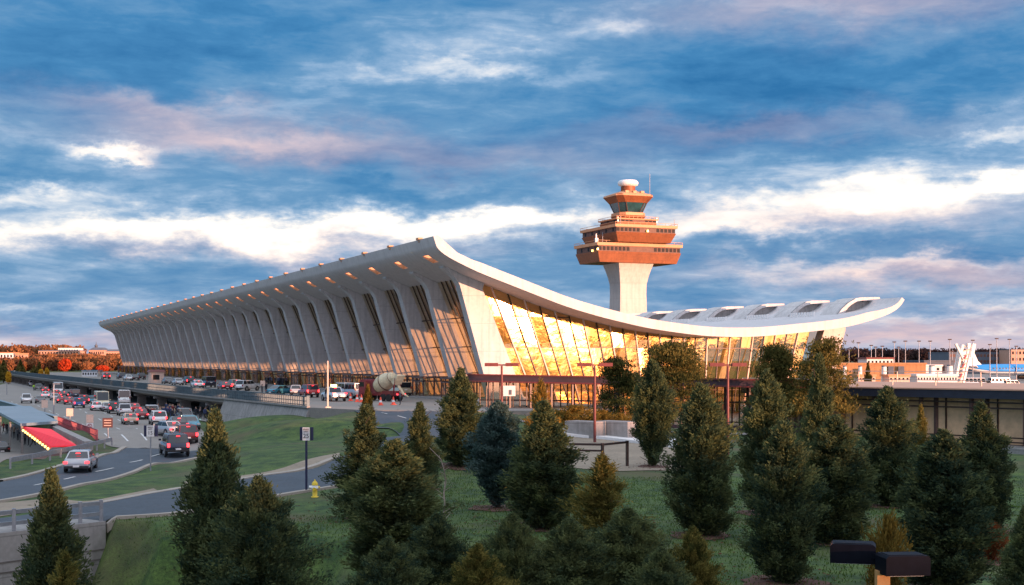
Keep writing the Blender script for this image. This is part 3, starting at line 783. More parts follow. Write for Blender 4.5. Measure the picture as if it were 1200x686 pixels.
# low block at the tower foot
# ------------------------------------------------------------------ canopy walkways
walk=empty('canopy_walkway',(0,0,0),0,'long covered walkway with flat brown roof and dark posts crossing before the terminal','walkway')
a=at(548,446,150); b=at(890,453.8,140); d=(b-a); d.z=0; dn=d.normalized(); s=Vector((-dn.y,dn.x,0))
za,zb=a.z,b.z
walk.location=(a.x,a.y,-2.3)
def WB(mb,name,mat,org,parent): mb.v=[(v[0]-org[0],v[1]-org[1],v[2]-org[2]) for v in mb.v]; return mb.build(name,mat,parent)
W0=(a.x,a.y,-2.3)
A0=a.copy(); B0=b+dn*6
m_=MB(); w=4.6
for (o1,o2,z1,z2) in ((0,w,0,.62),):
    v=[A0,B0,B0+s*w,A0+s*w]; zs=[za,zb,zb,za]
    V=[(p.x,p.y,z) for p,z in zip(v,zs)]+[(p.x,p.y,z+.62) for p,z in zip(v,zs)]
    m_.add(V,[(3,2,1,0),(4,5,6,7),(0,1,5,4),(1,2,6,5),(2,3,7,6),(3,0,4,7)])
WB(m_,'roof',M['bronze_roof'],W0,walk)
m_=MB(); m_.bar(A0+Vector((0,0,.66))-s*.12,B0+Vector((0,0,.66))-s*.12,.12,.14); m_.bar(A0-s*.08+Vector((0,0,-.08)),B0-s*.08+Vector((0,0,-.08)),.2,.16)
WB(m_,'gutter',M['post_red'],W0,walk)
n_=16
for q in range(n_+1):
    p=A0.lerp(B0,q/n_)+s*.4
    WB(MB().bar(Vector((p.x,p.y,-2.5)),Vector((p.x,p.y,p.z)),.2,.28),'post',M['bronze'],W0,walk)
m_=MB(); m2=MB()
for q in range(n_*3+1):
    p=A0.lerp(B0,q/(n_*3))+s*(w-.6); m_.bar(Vector((p.x,p.y,-2.5)),Vector((p.x,p.y,p.z)),.1,.14)
p=A0+s*(w-.6); q=B0+s*(w-.6)
for zl in (-1.4,.7): m_.bar(Vector((p.x,p.y,zl)),Vector((q.x,q.y,zl)),.12,.14)
WB(m_,'screen_frame',M['bronze'],W0,walk)
m2.add([(p.x,p.y,-2.4),(q.x,q.y,-2.4),(q.x,q.y,q.z),(p.x,p.y,p.z)],[(0,1,2,3)]); WB(m2,'screen_glass',M['walk_glass'],W0,walk)
m_=MB(); p=A0-s*.3; q=B0-s*.3
m_.bar(Vector((p.x,p.y,-2.0)),Vector((q.x,q.y,-2.0)),.3,.9); WB(m_,'plinth',M['bronze_roof'],W0,walk)
# right-hand walkway, nearer and glazed
wk=empty('glazed_walkway',(0,0,0),0,'glazed walkway at right with navy fascia, roof rails and paired brown posts','walkway')
a=at(868,461,146); b=at(1330,471.5,112); d=(b-a); d.z=0; dn=d.normalized(); s=Vector((-dn.y,dn.x,0)); W1=(a.x,a.y,-2.4); wk.location=W1
A0,B0=a,b; th=1.12; w=8.5
v=[A0,B0,B0+s*w,A0+s*w]; zs=[A0.z,B0.z,B0.z,A0.z]
m_=MB(); V=[(p.x,p.y,z) for p,z in zip(v,zs)]+[(p.x,p.y,z+th-.25) for p,z in zip(v,zs)]
m_.add(V,[(3,2,1,0),(4,5,6,7),(0,1,5,4),(1,2,6,5),(2,3,7,6),(3,0,4,7)]); WB(m_,'roof',M['fascia_navy'],W1,wk)
# shallow crowned deck on top
m_=MB(); V=[]; n_=8
for p in (A0,B0):
    for k in range(n_+1): q=p+s*(-.1+(w+.2)*k/n_); V.append((q.x,q.y,p.z+th-.24+.42*sin(pi*k/n_*.6)))
m_.add(V,[(k,k+1,n_+2+k,n_+1+k) for k in range(n_)],0,True)
V2=[V[0],V[n_+1],(V[n_+1][0],V[n_+1][1],V[n_+1][2]-.12),(V[0][0],V[0][1],V[0][2]-.12)]; m_.add(V2,[(0,1,2,3)])
m_.add([V[k] for k in range(n_+1)],[tuple(range(n_+1))]); WB(m_,'roof_deck',M['pink_stucco'],W1,wk)
m_=MB(); 
for off,hh in ((.3,.5),(7.6,1.25)):
    for k in range(28):
        p=A0.lerp(B0,k/27)+s*off; m_.bar(Vector((p.x,p.y,p.z+th)),Vector((p.x,p.y,p.z+th+hh)),.08,.08) if k%3==0 else None
    p=A0+s*off; q=B0+s*off; m_.bar(Vector((p.x,p.y,p.z+th+hh)),Vector((q.x,q.y,q.z+th+hh)),.07,.07)
WB(m_,'roof_rail',M['sign_peach'],W1,wk)
n_=8
for q in range(n_+1):
    for e in (-.55,.55):
        p=A0.lerp(B0,(q+.2)/n_)+dn*e+s*(.7 if e<0 else 1.5)
        WB(MB().bar(Vector((p.x,p.y,-3.2)),Vector((p.x,p.y,p.z)),.28,.32),'post',M['bronze_warm'],W1,wk)
m_=MB()
for off in (.6,): 
    for zl in (A0.z-.85,A0.z-.35,):
        p=A0+s*off; q=B0+s*off; m_.bar(Vector((p.x,p.y,zl)),Vector((q.x,q.y,zl-(A0.z-B0.z))),.16,.14)
p=A0+s*.6; q=B0+s*.6
for zl in (-2.15,-1.75): m_.bar(Vector((p.x,p.y,zl)),Vector((q.x,q.y,zl)),.12,.12)
for k in range(n_*2+1):
    p=A0.lerp(B0,k/(n_*2))+s*1.5; m_.bar(Vector((p.x,p.y,-2.4)),Vector((p.x,p.y,p.z)),.1,.12)
WB(m_,'window_frame',M['bronze'],W1,wk)
m_=MB(); p=A0+s*1.6; q=B0+s*1.6; m_.add([(p.x,p.y,-2.4),(q.x,q.y,-2.4),(q.x,q.y,q.z),(p.x,p.y,p.z)],[(0,1,2,3)]); WB(m_,'window',M['blind_glass'],W1,wk)
m_=MB(); p=A0+s*9; q=B0+s*9; m_.bar(Vector((p.x,p.y,-.5)),Vector((q.x,q.y,-.8)),.3,5.0); WB(m_,'rear_wall',M['pink_stucco'],W1,wk)
m_=MB(); p=A0+s*5; q=B0+s*5; m_.bar(Vector((p.x,p.y,-2.7)),Vector((q.x,q.y,-2.7)),10,.5); WB(m_,'floor',M['concrete'],W1,wk)
# blue-grey wall below it
p=at(1118,500,121); q=at(1330,500,104)
bw=empty('low_wall',(p.x,p.y,-4),0,'pale blue grey concrete wall with a handrail below the glazed walkway at the right edge','wall')
m_=MB(); m_.bar(Vector((p.x,p.y,-4.4)),Vector((q.x,q.y,-4.4)),.35,4.4); WB(m_,'wall',M['concrete'],(p.x,p.y,-4),bw)
dq=(q-p); dq.z=0; dq.normalize(); sn=Vector((dq.y,-dq.x,0))*.5
m_=MB(); 
for zl in (-4.0,-3.1): m_.bar(Vector((p.x,p.y,zl))+sn,Vector((q.x,q.y,zl))+sn,.06,.06)
for k in range(12):
    r=p.lerp(q,k/11); m_.bar(Vector((r.x,r.y,-4.9))+sn,Vector((r.x,r.y,-3.05))+sn,.06,.06)
WB(m_,'handrail',M['blue_steel'],(p.x,p.y,-4),bw)
# ------------------------------------------------------------------ vehicles
PAINT={}
def paint(name,c,rough=.25,metal=.35):
    if name not in PAINT:
        m=principled('paint_'+name,c,rough,metal,noise=(1.5,.08)); m.node_tree.nodes['Principled BSDF'].inputs['Coat Weight'].default_value=.4
        PAINT[name]=m
    return PAINT[name]
COL={'navy':(.012,.02,.045),'black':(.012,.012,.014),'silver':(.42,.43,.45),'white':(.68,.68,.68),'tan':(.38,.30,.22),'dark_red':(.16,.01,.015),'red':(.35,.02,.02),'grey':(.14,.15,.16),'teal':(.05,.22,.30),'green':(.03,.10,.06),'blue':(.03,.08,.25),'cream':(.6,.52,.36)}
# kind: L,W, station lists (x, belt z) ; cabin (x0 base rear, x1 top rear, x2 top front, x3 base front, roof z)
KIND={
 'sedan':dict(L=4.7,W=1.80,zb=.22,belt=[(-2.35,.62),(-2.3,.88),(-1.5,.98),(.9,.96),(2.1,.78),(2.35,.55)],cab=(-1.75,-1.0,.35,1.15,1.44),wr=.33,wx=(1.42,-1.38)),
 'suv':dict(L=4.7,W=1.92,zb=.32,belt=[(-2.35,.75),(-2.3,1.08),(-1.5,1.12),(1.0,1.10),(2.1,.98),(2.35,.7)],cab=(-2.28,-2.0,.35,1.05,1.80),wr=.38,wx=(1.45,-1.4)),
 'hatchback':dict(L=4.1,W=1.75,zb=.22,belt=[(-2.05,.65),(-2.0,.95),(-1.2,.98),(.8,.95),(1.85,.76),(2.05,.5)],cab=(-1.98,-1.45,.3,1.05,1.5),wr=.32,wx=(1.28,-1.25)),
 'van':dict(L=5.4,W=2.0,zb=.32,belt=[(-2.7,.9),(-2.68,1.25),(-1.5,1.28),(1.4,1.25),(2.5,1.02),(2.7,.7)],cab=(-2.66,-2.6,1.25,2.05,2.1),wr=.37,wx=(1.75,-1.7)),
 'shuttle':dict(L=7.2,W=2.3,zb=.38,belt=[(-3.6,1.0),(-3.58,1.5),(-1.5,1.5),(2.4,1.5),(3.3,1.2),(3.6,.8)],cab=(-3.56,-3.5,2.5,3.05,2.85),wr=.42,wx=(2.4,-2.2)),
 'pickup':dict(L=5.3,W=1.95,zb=.36,belt=[(-2.65,.85),(-2.62,1.12),(-1.0,1.12),(1.2,1.12),(2.45,1.02),(2.65,.7)],cab=(-.75,-.55,.75,1.35,1.78),wr=.39,wx=(1.7,-1.6)),
}
vcache={}
def vehicle_proto(kind,color,tail,head):
    key=(kind,color,tail,head)
    if key in vcache: return vcache[key]
    K=KIND[kind]; W=K['W']/2; zb=K['zb']
    b=MB(); V=[]
    st=K['belt']; xs=[]
    xs=sorted(set([x for x,_ in st]))
    def bz(x):
        for (a,za),(c,zc) in zip(st,st[1:]):
            if a<=x<=c: return za+(zc-za)*(x-a)/(c-a)
        return st[-1][1]
    xs=sorted(set([round(x,3) for x in list(np.linspace(st[0][0],st[-1][0],15))+[x for x,_ in st]]))
    for x in xs:
        e=max(0,(abs(x)-(K['L']/2-.5))/.5); e=min(e,1); nar=1-.10*e*e; z0=zb+.12*e; zt_=bz(x)
        for yy,z in ((-.86,z0),(-.99,z0+.12),(-1.0,(z0+zt_)/2+.05),(-.93,zt_-.04),(-.80,zt_),(.80,zt_),(.93,zt_-.04),(1.0,(z0+zt_)/2+.05),(.99,z0+.12),(.86,z0)):
            V.append((x,yy*W*nar,z))
    n=len(xs)
    b.add(V,[(10*i+j,10*i+10+j,10*i+10+(j+1)%10,10*i+(j+1)%10) for i in range(n-1) for j in range(10)],0,True)
    b.add(V,[tuple(range(10)),tuple(range(10*n-1,10*n-11,-1))],0)
    x0,x1,x2,x3,zr=K['cab']; wb=.90*W; wt=.74*W if kind in('sedan','hatchback') else (.80*W if kind!='van' and kind!='shuttle' else .88*W)
    z0=bz(x0)-.03; z3=bz(x3)-.03
    cab=[(x0,-wb,z0),(x3,-wb,z3),(x2,-wt,zr-.05),(x1,-wt,zr-.05),(x0,wb,z0),(x3,wb,z3),(x2,wt,zr-.05),(x1,wt,zr-.05),
         (x1+.12,-wt*.8,zr),(x2-.12,-wt*.8,zr),(x2-.12,wt*.8,zr),(x1+.12,wt*.8,zr)]
    b.add(cab,[(0,1,2,3),(7,6,5,4),(1,5,6,2),(4,0,3,7),(3,2,9,8),(6,7,11,10),(2,6,10,9),(7,3,8,11),(8,9,10,11)],0)
    # wheel arches
    for wx in K['wx']:
        for s in (-1,1): b.tube((wx,s*(W-.12),K['wr']),(wx,s*(W+.012),K['wr']),K['wr']+.07,n=16,mi=1)
    # bumpers, mirror
    b.box((K['L']/2-.06,0,zb+.16),(.16,W*1.75,.18),mi=1); b.box((-K['L']/2+.06,0,zb+.16),(.16,W*1.8,.16),mi=1)
    for s in (-1,1): b.box((x3-.25,s*(W+.08),bz(x3)+.12),(.14,.2,.15))
    if kind=='pickup': b.box((-1.65,0,1.125),(1.7,W*1.6,.02),mi=1)
    root=bpy.data.objects.new('parked_car',None); col.objects.link(root)
    body=b.build('body',[paint(color,COL[color]),M['dark']],root)
    # windows
    def quad(g,p,ins,off):
        c=sum((Vector(q) for q in p),Vector())/len(p); nrm=(Vector(p[1])-Vector(p[0])).cross(Vector(p[2])-Vector(p[0])).normalized()
        g.add([Vector(q)+(c-Vector(q)).normalized()*ins+nrm*off for q in p],[tuple(range(len(p)))])
    g=MB(); C=[Vector(q) for q in cab]
    quad(g,[C[1],C[5],C[6],C[2]],.10,.012); quad(g,[C[4],C[0],C[3],C[7]],.10,.012)
    for s,(A,B_,C_,D) in ((0,(C[0],C[1],C[2],C[3])),(1,(C[5],C[4],C[7],C[6]))):
        nseg={'sedan':2,'suv':3,'hatchback':2,'van':3,'shuttle':5,'pickup':2}[kind]
        for q in range(nseg):
            t0=q/nseg+.012; t1=(q+1)/nseg-.012
            zl=.10
            P=[A.lerp(B_,t0),A.lerp(B_,t1),D.lerp(C_,t1),D.lerp(C_,t0)]
            lo=[P[0].lerp(P[3],.12),P[1].lerp(P[2],.12),P[1].lerp(P[2],.88),P[0].lerp(P[3],.88)]
            quad(g,lo,.02,.012)
    g.build('window',M['car_glass'],root)
    for wx in K['wx']:
        for s in (-1,1):
            r=K['wr']; w_=MB().lathe((0,0,0),[(r*.6,-.11),(r*.93,-.11),(r,-.07),(r,.07),(r*.93,.11),(r*.6,.11)],n=18)
            w_.v=[(v[0],v[2],v[1]) for v in w_.v]; w_.f=[f[::-1] for f in w_.f]
            o=w_.build('tyre',M['rubber'],None); 
            wr_=bpy.data.objects.new('wheel',None); col.objects.link(wr_); wr_.parent=root; wr_.location=(wx,s*(W-.10),r); o.parent=wr_
            rim=MB().tube((0,-.115,0),(0,.115,0),r*.58,n=12); rim.build('rim',M['chrome'],wr_)
    zl=bz(-K['L']/2+.02)
    tall=kind in('suv','van','shuttle')
    for s in (-1,1):
        t=MB().box((-K['L']/2+.03 if not tall else -K['L']/2+.06,s*W*.80,zl-.02 if not tall else zl+.02),(.12,W*.30 if not tall else .2,.16 if not tall else .32))
        t.build('tail_light',M['tail_on'] if tail else M['tail_off'],root)
        h=MB().box((K['L']/2-.07,s*W*.72,bz(K['L']/2-.06)+.02),(.14,W*.38,.16)); h.build('headlight',M['head_on'] if head else M['head_off'],root)
    if tail: MB().box((C[0].x*.5+C[3].x*.5-.05,0,zr-.16),(.05,.30,.04)).build('brake_light',M['tail_on'],root)
    MB().box((-K['L']/2-.01,0,zl-.28),(.04,.42,.14)).build('number_plate',M['sign_white'],root)
    vcache[key]=root; root['__proto']=1
    return root
used=set()
NAMEK={'sedan':'sedan_car','suv':'suv_car','hatchback':'hatchback_car','van':'passenger_van','shuttle':'shuttle_bus','pickup':'pickup_truck'}
def place(kind,color,p,ang,label,cat,tail=False,head=False,group=None,roll=0):
    pr=vehicle_proto(kind,color,tail,head)
    if id(pr) in used: r=copy_tree(pr)
    else: r=pr; used.add(id(pr))
    if '__proto' in r: del r['__proto']
    r.name=NAMEK[kind]; r.location=p; r.rotation_euler=(0,0,ang); tag(r,label,cat,group)
    return r
def heading(a,b):
    d=Vector(b)-Vector(a); return atan2(d.y,d.x)
AR=heading(G(195,515),G(85,470))      # arrivals lanes, away from the camera
GA='cars queuing on the lower arrivals road'; GD='vehicles at the kerb of the upper departures road'
def arr(kind,color,px,py,label,cat,tail=True,head=False,da=0.0,off=.07,flip=False,ang=None):
    return place(kind,color,G(px,py,off),(AR if ang is None else ang)+da+(pi if flip else 0),label,cat,tail,head,GA)
arr('suv','navy',204,533,'dark navy sport utility vehicle, last in the queue where concrete meets asphalt','SUV',da=.02)
ex=heading(G(60,568),G(160,545))
r=place('sedan','silver',G(95,551,.06),ex+.25,'silver sedan with red tail lights driving on the left exit road below the long guardrail','car',True,False)
arr('suv','dark_red',217,519,'dark red vehicle with lit tail lights just ahead of the navy sport utility vehicle','SUV')
arr('sedan','silver',196,510,'silver sedan pulling out beside the dark red vehicle near the queue end','car',da=.35)
arr('suv','white',185,497.5,'white sport utility vehicle with glowing red lamps in the middle of the arrivals queue','SUV')
arr('sedan','tan',152,497,'tan sedan with lit brake lights alone in the open arrivals lane','car')
arr('sedan','dark_red',165,491,'dark maroon sedan braking between the tan sedan and the white sport utility vehicle','car')
arr('pickup','white',146,487,'white pickup truck without lit lamps standing beside the kerb queue','pickup truck',tail=False)
arr('suv','black',134,484.5,'black sport utility vehicle with one row of red lamps behind the boxy white shuttle','SUV')
arr('sedan','silver',126,482,'silver grey sedan with dark windows next to the cream fronted shuttle bus','car',tail=False)
arr('shuttle','white',146,475,'big boxy white shuttle bus parked at the arrivals pavement under the elevated road','bus',tail=False,da=-.1)
arr('shuttle','cream',119,477.5,'cream and white shuttle bus parked beyond the boxy white shuttle','bus',tail=False,flip=True)
arr('hatchback','teal',107,473,'teal hatchback hidden partly by the cream shuttle bus','car',tail=False)
arr('sedan','teal',222,503,'teal sedan nosed in at the arrivals kerb beside the crowd','car',tail=False,head=False,flip=True)
arr('suv','grey',217,494,'grey vehicle with bright headlights facing the camera at the arrivals kerb','SUV',tail=False,head=True,flip=True)
arr('suv','dark_red',98,474,'dark red sport utility vehicle with round tail lights beside the teal hatchback','SUV')
arr('sedan','red',81,474,'bright red lit sedan, nearest of the tight cluster of red cars in mid road','car')
arr('sedan','dark_red',72,472.5,'dark sedan with red lamps at the left of the tight red cluster','car')
arr('sedan','black',75,466,'black sedan with red lamps at the back of the tight red cluster','car')
arr('van','navy',88,467.5,'navy van parked by the pavement beyond the red cluster','van',tail=False)
arr('shuttle','white',68,461.5,'white shuttle bus with dark windows farthest up the arrivals kerb','bus',tail=False,flip=True)
arr('suv','white',31,472.5,'white sport utility vehicle with dark roof alone in the left lanes','SUV',tail=False,flip=True)
arr('sedan','white',53,466.5,'white sedan driving in the middle lanes left of the red cluster','car')
arr('sedan','grey',47,472.5,'small grey sedan beside the first peach road sign','car',tail=False)
arr('suv','grey',45,457.5,'grey vehicle parked near the worker in the lime vest','SUV',tail=False)
arr('sedan','dark_red',53,460,'dark sedan with a single bright lamp far up the arrivals road','car')
arr('sedan','black',60,457,'black sedan at the far kerb beneath the road deck','car',tail=False)
arr('van','silver',38,453,'silver van at the far bend of the arrivals road','van',tail=False)
arr('hatchback','silver',53,455,'silver hatchback at the far kerb behind the grey vehicle','car',tail=False)
arr('sedan','black',0,532,'dark sedan with yellow lit lamps cut by the left edge beside the guardrail','car',tail=False,da=.1,off=-.2)
arr('sedan','black',208,504,'black sedan between the teal sedan and the white sport utility vehicle','car')
arr('suv','silver',177,489,'silver sport utility vehicle waiting just behind the crowd at the kerb','SUV',tail=False)
arr('sedan','red',157,483,'small red car between the maroon sedan and the boxy shuttle','car')
arr('sedan','white',113,481,'white sedan passing the cream shuttle bus in the second lane','car')
arr('suv','blue',92,478,'blue sport utility vehicle following the bright red sedan','SUV')
arr('sedan','silver',64,469,'silver sedan between the white sedan and the red cluster','car',tail=False)
arr('hatchback','red',66,464.5,'small red hatchback beside the farthest white shuttle bus','car')
arr('sedan','black',79,463.5,'black sedan nose to tail with the farthest shuttle bus','car',tail=False)
# departures
DR=pi/2+.04
def dep(kind,color,px,py,label,cat,tail=False,head=False,da=0,flip=False):
    return place(kind,color,flat(px,py,0),DR+da+(pi if flip else 0),label,cat,tail,head,GD)
dep('suv','white',290,458,'white sport utility vehicle parked side on to the railing in front of the terminal','SUV',da=-.9)
dep('suv','tan',274,456.5,'tan vehicle with red tail lamps next to the white sport utility vehicle','SUV',tail=True)
dep('sedan','dark_red',263,457,'dark red sedan with a lit lamp left of the tan vehicle','car',tail=True)
dep('sedan','teal',329,463,'teal sedan parked behind the railing left of the slim pale pole','car',da=-1.0)
dep('hatchback','silver',347,463,'silver hatchback just left of the slim pale pole','car',da=-.3)
dep('suv','red',361.5,465.5,'red sport utility vehicle with bright brake lights right beside the slim pale pole','SUV',tail=True)
dep('van','navy',244,454,'navy van standing left of the dark red sedan on the departures road','van')
dep('sedan','white',231,454.5,'white sedan with lit lamps behind the navy van on the departures road','car',tail=True)
dep('suv','black',221,451,'black sport utility vehicle with red lamps at the mid departures kerb','SUV',tail=True)
dep('sedan','silver',208,451.5,'silver sedan parked at the mid departures kerb','car')
dep('pickup','white',391,470,'white tow pickup with amber roof beacon parked by the orange cones','pickup truck',tail=True)
dep('van','white',404,466,'plain white van standing behind the tow pickup','van')
dep('van','silver',416,467,'silver van parked between the white van and the concrete mixer','van')
dep('van','cream',468,464.5,'cream van with big rear windows parked just behind the concrete mixer','van')
dep('suv','black',165,445,'black sport utility vehicle right of two dark cars on the far departures road','SUV')
dep('sedan','black',158,446,'black sedan on the far departures road left of the black sport utility vehicle','car')
dep('sedan','white',150,446,'white sedan on the far departures road among dark cars','car')
dep('suv','navy',142,444.5,'navy sport utility vehicle at the left of the far departures group','SUV')
dep('suv','red',124,444.5,'vehicle with two bright red lamps farthest along the departures road','SUV',tail=True)
dep('sedan','grey',196,450,'grey sedan beside the small booth with the red roof','car')
bp=flat(392,470,0)
o=MB().box((0,0,0),(.5,1.1,.22)).build('beacon_bar',M['amber_on']); o.location=(bp.x,bp.y+.4,1.95); tag(o,'lit amber beacon on the roof of the white tow pickup','beacon')
# white truck on the far road
q=flat(22,441.5,-3.2); place('shuttle','white',(q.x,q.y,-3.15),.4,'long white truck passing in front of the far dark evergreens','truck')
# concrete mixer
mp=flat(450,470,0); mx=empty('concrete_mixer_truck',(mp.x,mp.y,0),0,'cream drum concrete mixer truck with maroon cab parked by orange cones','concrete mixer',GD)
# built along local x, cab towards -x
MB().box((-.2,0,.95),(8.2,1.1,.3)).box((1.2,0,1.3),(4.8,1.0,.4)).build('chassis',M['maroon'],mx)
cabm=MB().prism([(-4.6,.7),(-2.9,.7),(-2.9,3.0),(-3.3,3.15),(-4.3,3.1),(-4.6,2.0)],-1.2,1.2); cab_=cabm.build('cab',M['maroon'],mx)
MB().span((-4.42,-1.215,2.05),(-3.3,1.215,2.75)).build('window',M['car_glass'],cab_)
dr=MB()
dp=[(.45,-1.9),(1.0,-1.75),(1.28,-.8),(1.30,.1),(1.15,.9),(.78,1.9),(.55,2.3)]
dr.lathe((0,0,0),dp,n=22); Rm=Matrix.Rotation(radians(66),4,'Y'); dr.v=[tuple(Rm@Vector(v)+Vector((.2,0,2.75))) for v in dr.v]
dr.build('drum',[M['cream']],mx)
for t,r_ in ((-1.62,1.06),(.12,1.325),(1.75,.84)):
    st=MB().lathe((0,0,0),[(r_-.12,t-.08),(r_,t-.08),(r_,t+.08),(r_-.12,t+.08)],n=22,cap=False); st.v=[tuple(Rm@Vector(v)+Vector((.2,0,2.75))) for v in st.v]
    st.build('drum_ring',M['rust_dark'],mx)
MB().prism([(2.5,2.9),(3.7,3.9),(4.1,3.75),(3.1,2.4)],-.75,.75).build('hopper',M['cream'],mx)
MB().bar((3.4,0,2.3),(4.4,.2,1.0),.5,.12).bar((4.3,.2,1.1),(5.0,.5,.7),.45,.1).build('chute',M['cream'],mx)
MB().bar((2.9,-.6,1.2),(3.3,-.6,3.6),.12,.12).bar((2.9,.6,1.2),(3.3,.6,3.6),.12,.12).bar((3.5,-.8,1.2),(3.5,-.8,3.4),.06,.06).build('support_frame',M['maroon'],mx)
for x in (-3.7,1.1,2.4,-2.2):
    for s in (-1,1):
        w_=MB().tube((0,-.15,0),(0,.15,0),.52,n=18); w_.box((0,0,0),(.3,.34,.3)); w_.build('wheel',M['rubber'],mx,loc=(x,s*1.05,.52))
for s in (-1,1): MB().box((4.0,s*.7,1.05),(.1,.25,.18)).build('tail_light',M['tail_on'],mx)
mx.rotation_euler=(0,0,-1.2); mx.scale=(.86,.86,.86)
# heap of sand and people's barrier on the kerb
# cones
for i,(px,py,l) in enumerate([(410.7,469.8,'orange traffic cone behind the tow pickup, leftmost of the row of cones'),(418.5,471,'orange traffic cone left of a close pair near the maroon cab'),(423.5,471.5,'orange traffic cone right of a close pair near the maroon cab'),(446,475,'orange traffic cone on the road edge in front of the mixer drum'),(461,474.5,'orange traffic cone on the road edge under the mixer chute, rightmost of the row')]):
    p=flat(px,py,0); c=empty('traffic_cone',(p.x,p.y,0),0,l,'traffic cone','orange cones round the concrete mixer')
    MB().lathe((0,0,0),[(.24,.03),(.16,.45),(.06,.95)],n=12).build('cone',M['cone_orange'],c); MB().box((0,0,.02),(.6,.6,.05)).build('base',M['cone_orange'],c)
    MB().lathe((0,0,0),[(.188,.32),(.142,.56)],n=12,cap=False).build('reflective_band',M['sign_white'],c)
# ------------------------------------------------------------------ people (one continuous skinned body each)
def person_mesh(pose):
    J=dict(pelvis=(0,0,.95),chest=(0,.0,1.30),neck=(0,0,1.50),head=(0,.01,1.60),crown=(0,.01,1.74),
      hl=(-.10,0,.90),kl=(-.11,.02,.50),al=(-.11,0,.09),tl=(-.11,.16,.04),hr=(.10,0,.90),kr=(.11,.02,.50),ar=(.11,0,.09),tr=(.11,.16,.04),
      sl=(-.19,0,1.42),el=(-.25,0,1.14),wl=(-.25,.05,.88),fl=(-.25,.07,.78),sr=(.19,0,1.42),er=(.25,0,1.14),wr=(.25,.05,.88),fr=(.25,.07,.78))
    if pose==1: J.update(kl=(-.10,.22,.52),al=(-.10,.30,.12),tl=(-.10,.45,.08),kr=(.10,-.05,.50),ar=(.10,-.34,.14),tr=(.10,-.24,.04),el=(-.24,-.12,1.16),wl=(-.22,-.16,.92),fl=(-.22,-.15,.82),er=(.24,.10,1.16),wr=(.22,.26,.98),fr=(.22,.32,.91))
    if pose==2: J.update(el=(-.27,.05,1.15),wl=(-.18,.27,1.10),fl=(-.14,.34,1.12),er=(.30,-.02,1.16),wr=(.34,.10,.94),fr=(.35,.12,.84))
    R=dict(pelvis=.155,chest=.165,neck=.062,head=.098,crown=.07,hl=.095,kl=.065,al=.045,tl=.04,hr=.095,kr=.065,ar=.045,tr=.04,sl=.075,el=.05,wl=.034,fl=.036,sr=.075,er=.05,wr=.034,fr=.036)
    Ed=[('pelvis','chest'),('chest','neck'),('neck','head'),('head','crown'),('pelvis','hl'),('hl','kl'),('kl','al'),('al','tl'),('pelvis','hr'),('hr','kr'),('kr','ar'),('ar','tr'),
        ('chest','sl'),('sl','el'),('el','wl'),('wl','fl'),('chest','sr'),('sr','er'),('er','wr'),('wr','fr')]
    ks=list(J); me=bpy.data.meshes.new('p'); me.from_pydata([J[k] for k in ks],[(ks.index(a),ks.index(b)) for a,b in Ed],[])
    o=bpy.data.objects.new('p',me); col.objects.link(o)
    m=o.modifiers.new('s','SKIN'); 
    for i,k in enumerate(ks):
        sv=me.skin_vertices[0].data[i]; sv.radius=(R[k],R[k]*(.72 if k in('chest','pelvis') else 1)); sv.use_root=(k=='pelvis')
    o.modifiers.new('u','SUBSURF').levels=1
    bpy.context.view_layer.update(); dg=bpy.context.evaluated_depsgraph_get()
    out=bpy.data.meshes.new_from_object(o.evaluated_get(dg)); bpy.data.objects.remove(o)
    return out
PM=[person_mesh(i) for i in range(3)]
pcache={}
def person(p,ang,pose,topm,legm,label,group=None,vest=False,scale=1.0):
    key=(pose,topm,legm)
    if key not in pcache:
        me=PM[pose].copy(); me.name='person'; me.materials.clear()
        for m in (topm,legm,'skin','hair','dark'): me.materials.append(M[m])
        for f in me.polygons:
            c=f.center; f.use_smooth=True
            if c.z>1.53: f.material_index=3 if (c.z>1.68 or c.y<-.02) else 2
            elif c.z<.10: f.material_index=4
            elif c.z<.93 and abs(c.x)<.21: f.material_index=1
            elif c.z<.93 and abs(c.x)>=.21 : f.material_index=2 if c.z<.86 else 0
            elif c.z>1.47 and abs(c.x)<.07: f.material_index=2
        pcache[key]=me
    o=bpy.data.objects.new('person',pcache[key]); col.objects.link(o); o.location=p; o.rotation_euler=(0,0,ang); o.scale=(scale,)*3
    return tag(o,label,'person',group)
PG='people standing at the lower arrivals kerb'; PR=random.Random(3)
tops=['cloth_dark','cloth_grey','cloth_blue','cloth_dark','cloth_red','cloth_tan','cloth_dark']
for i in range(34):
    px=172+PR.random()*42; py=483+PR.random()*9+(px-172)*.08
    person(G(px,py,.11),PR.random()*6,PR.choice([0,1,2]),PR.choice(tops),PR.choice(['cloth_dark','cloth_blue','cloth_grey']),'person in dark clothes in the crowd waiting on the arrivals pavement under the elevated road','crowd waiting at the arrivals kerb')
for i in range(7):
    px=222+PR.random()*22; py=489+PR.random()*5
    person(G(px,py,.11),PR.random()*6,PR.choice([0,1,2]),PR.choice(tops[:4]),'cloth_dark','person in dark clothes beside the pale portal at the right end of the arrivals pavement','people by the right portal')
for i in range(26):
    px=180+i*8+PR.random()*9; q=flat(px,455,0); Y=q.y
    person((60.2+PR.random()*3,Y*1.0+PR.uniform(-5,5)+20,.13),PR.random()*6,PR.choice([0,1,2]),PR.choice(tops),'cloth_dark','person in dark clothes waiting near the vestibules on the departures pavement','people on the departures pavement')
person(flat(478,464,0),2.2,0,'vest','cloth_dark','worker in a bright lime vest standing right of the concrete mixer',scale=1.05)
person(flat(469,475,0),1.2,2,'cloth_grey','cloth_dark','person in grey standing on the road edge by the rightmost orange cone')
person(flat(382,470,0),1.0,0,'cloth_dark','cloth_blue','person in dark jacket standing left of the white tow pickup')
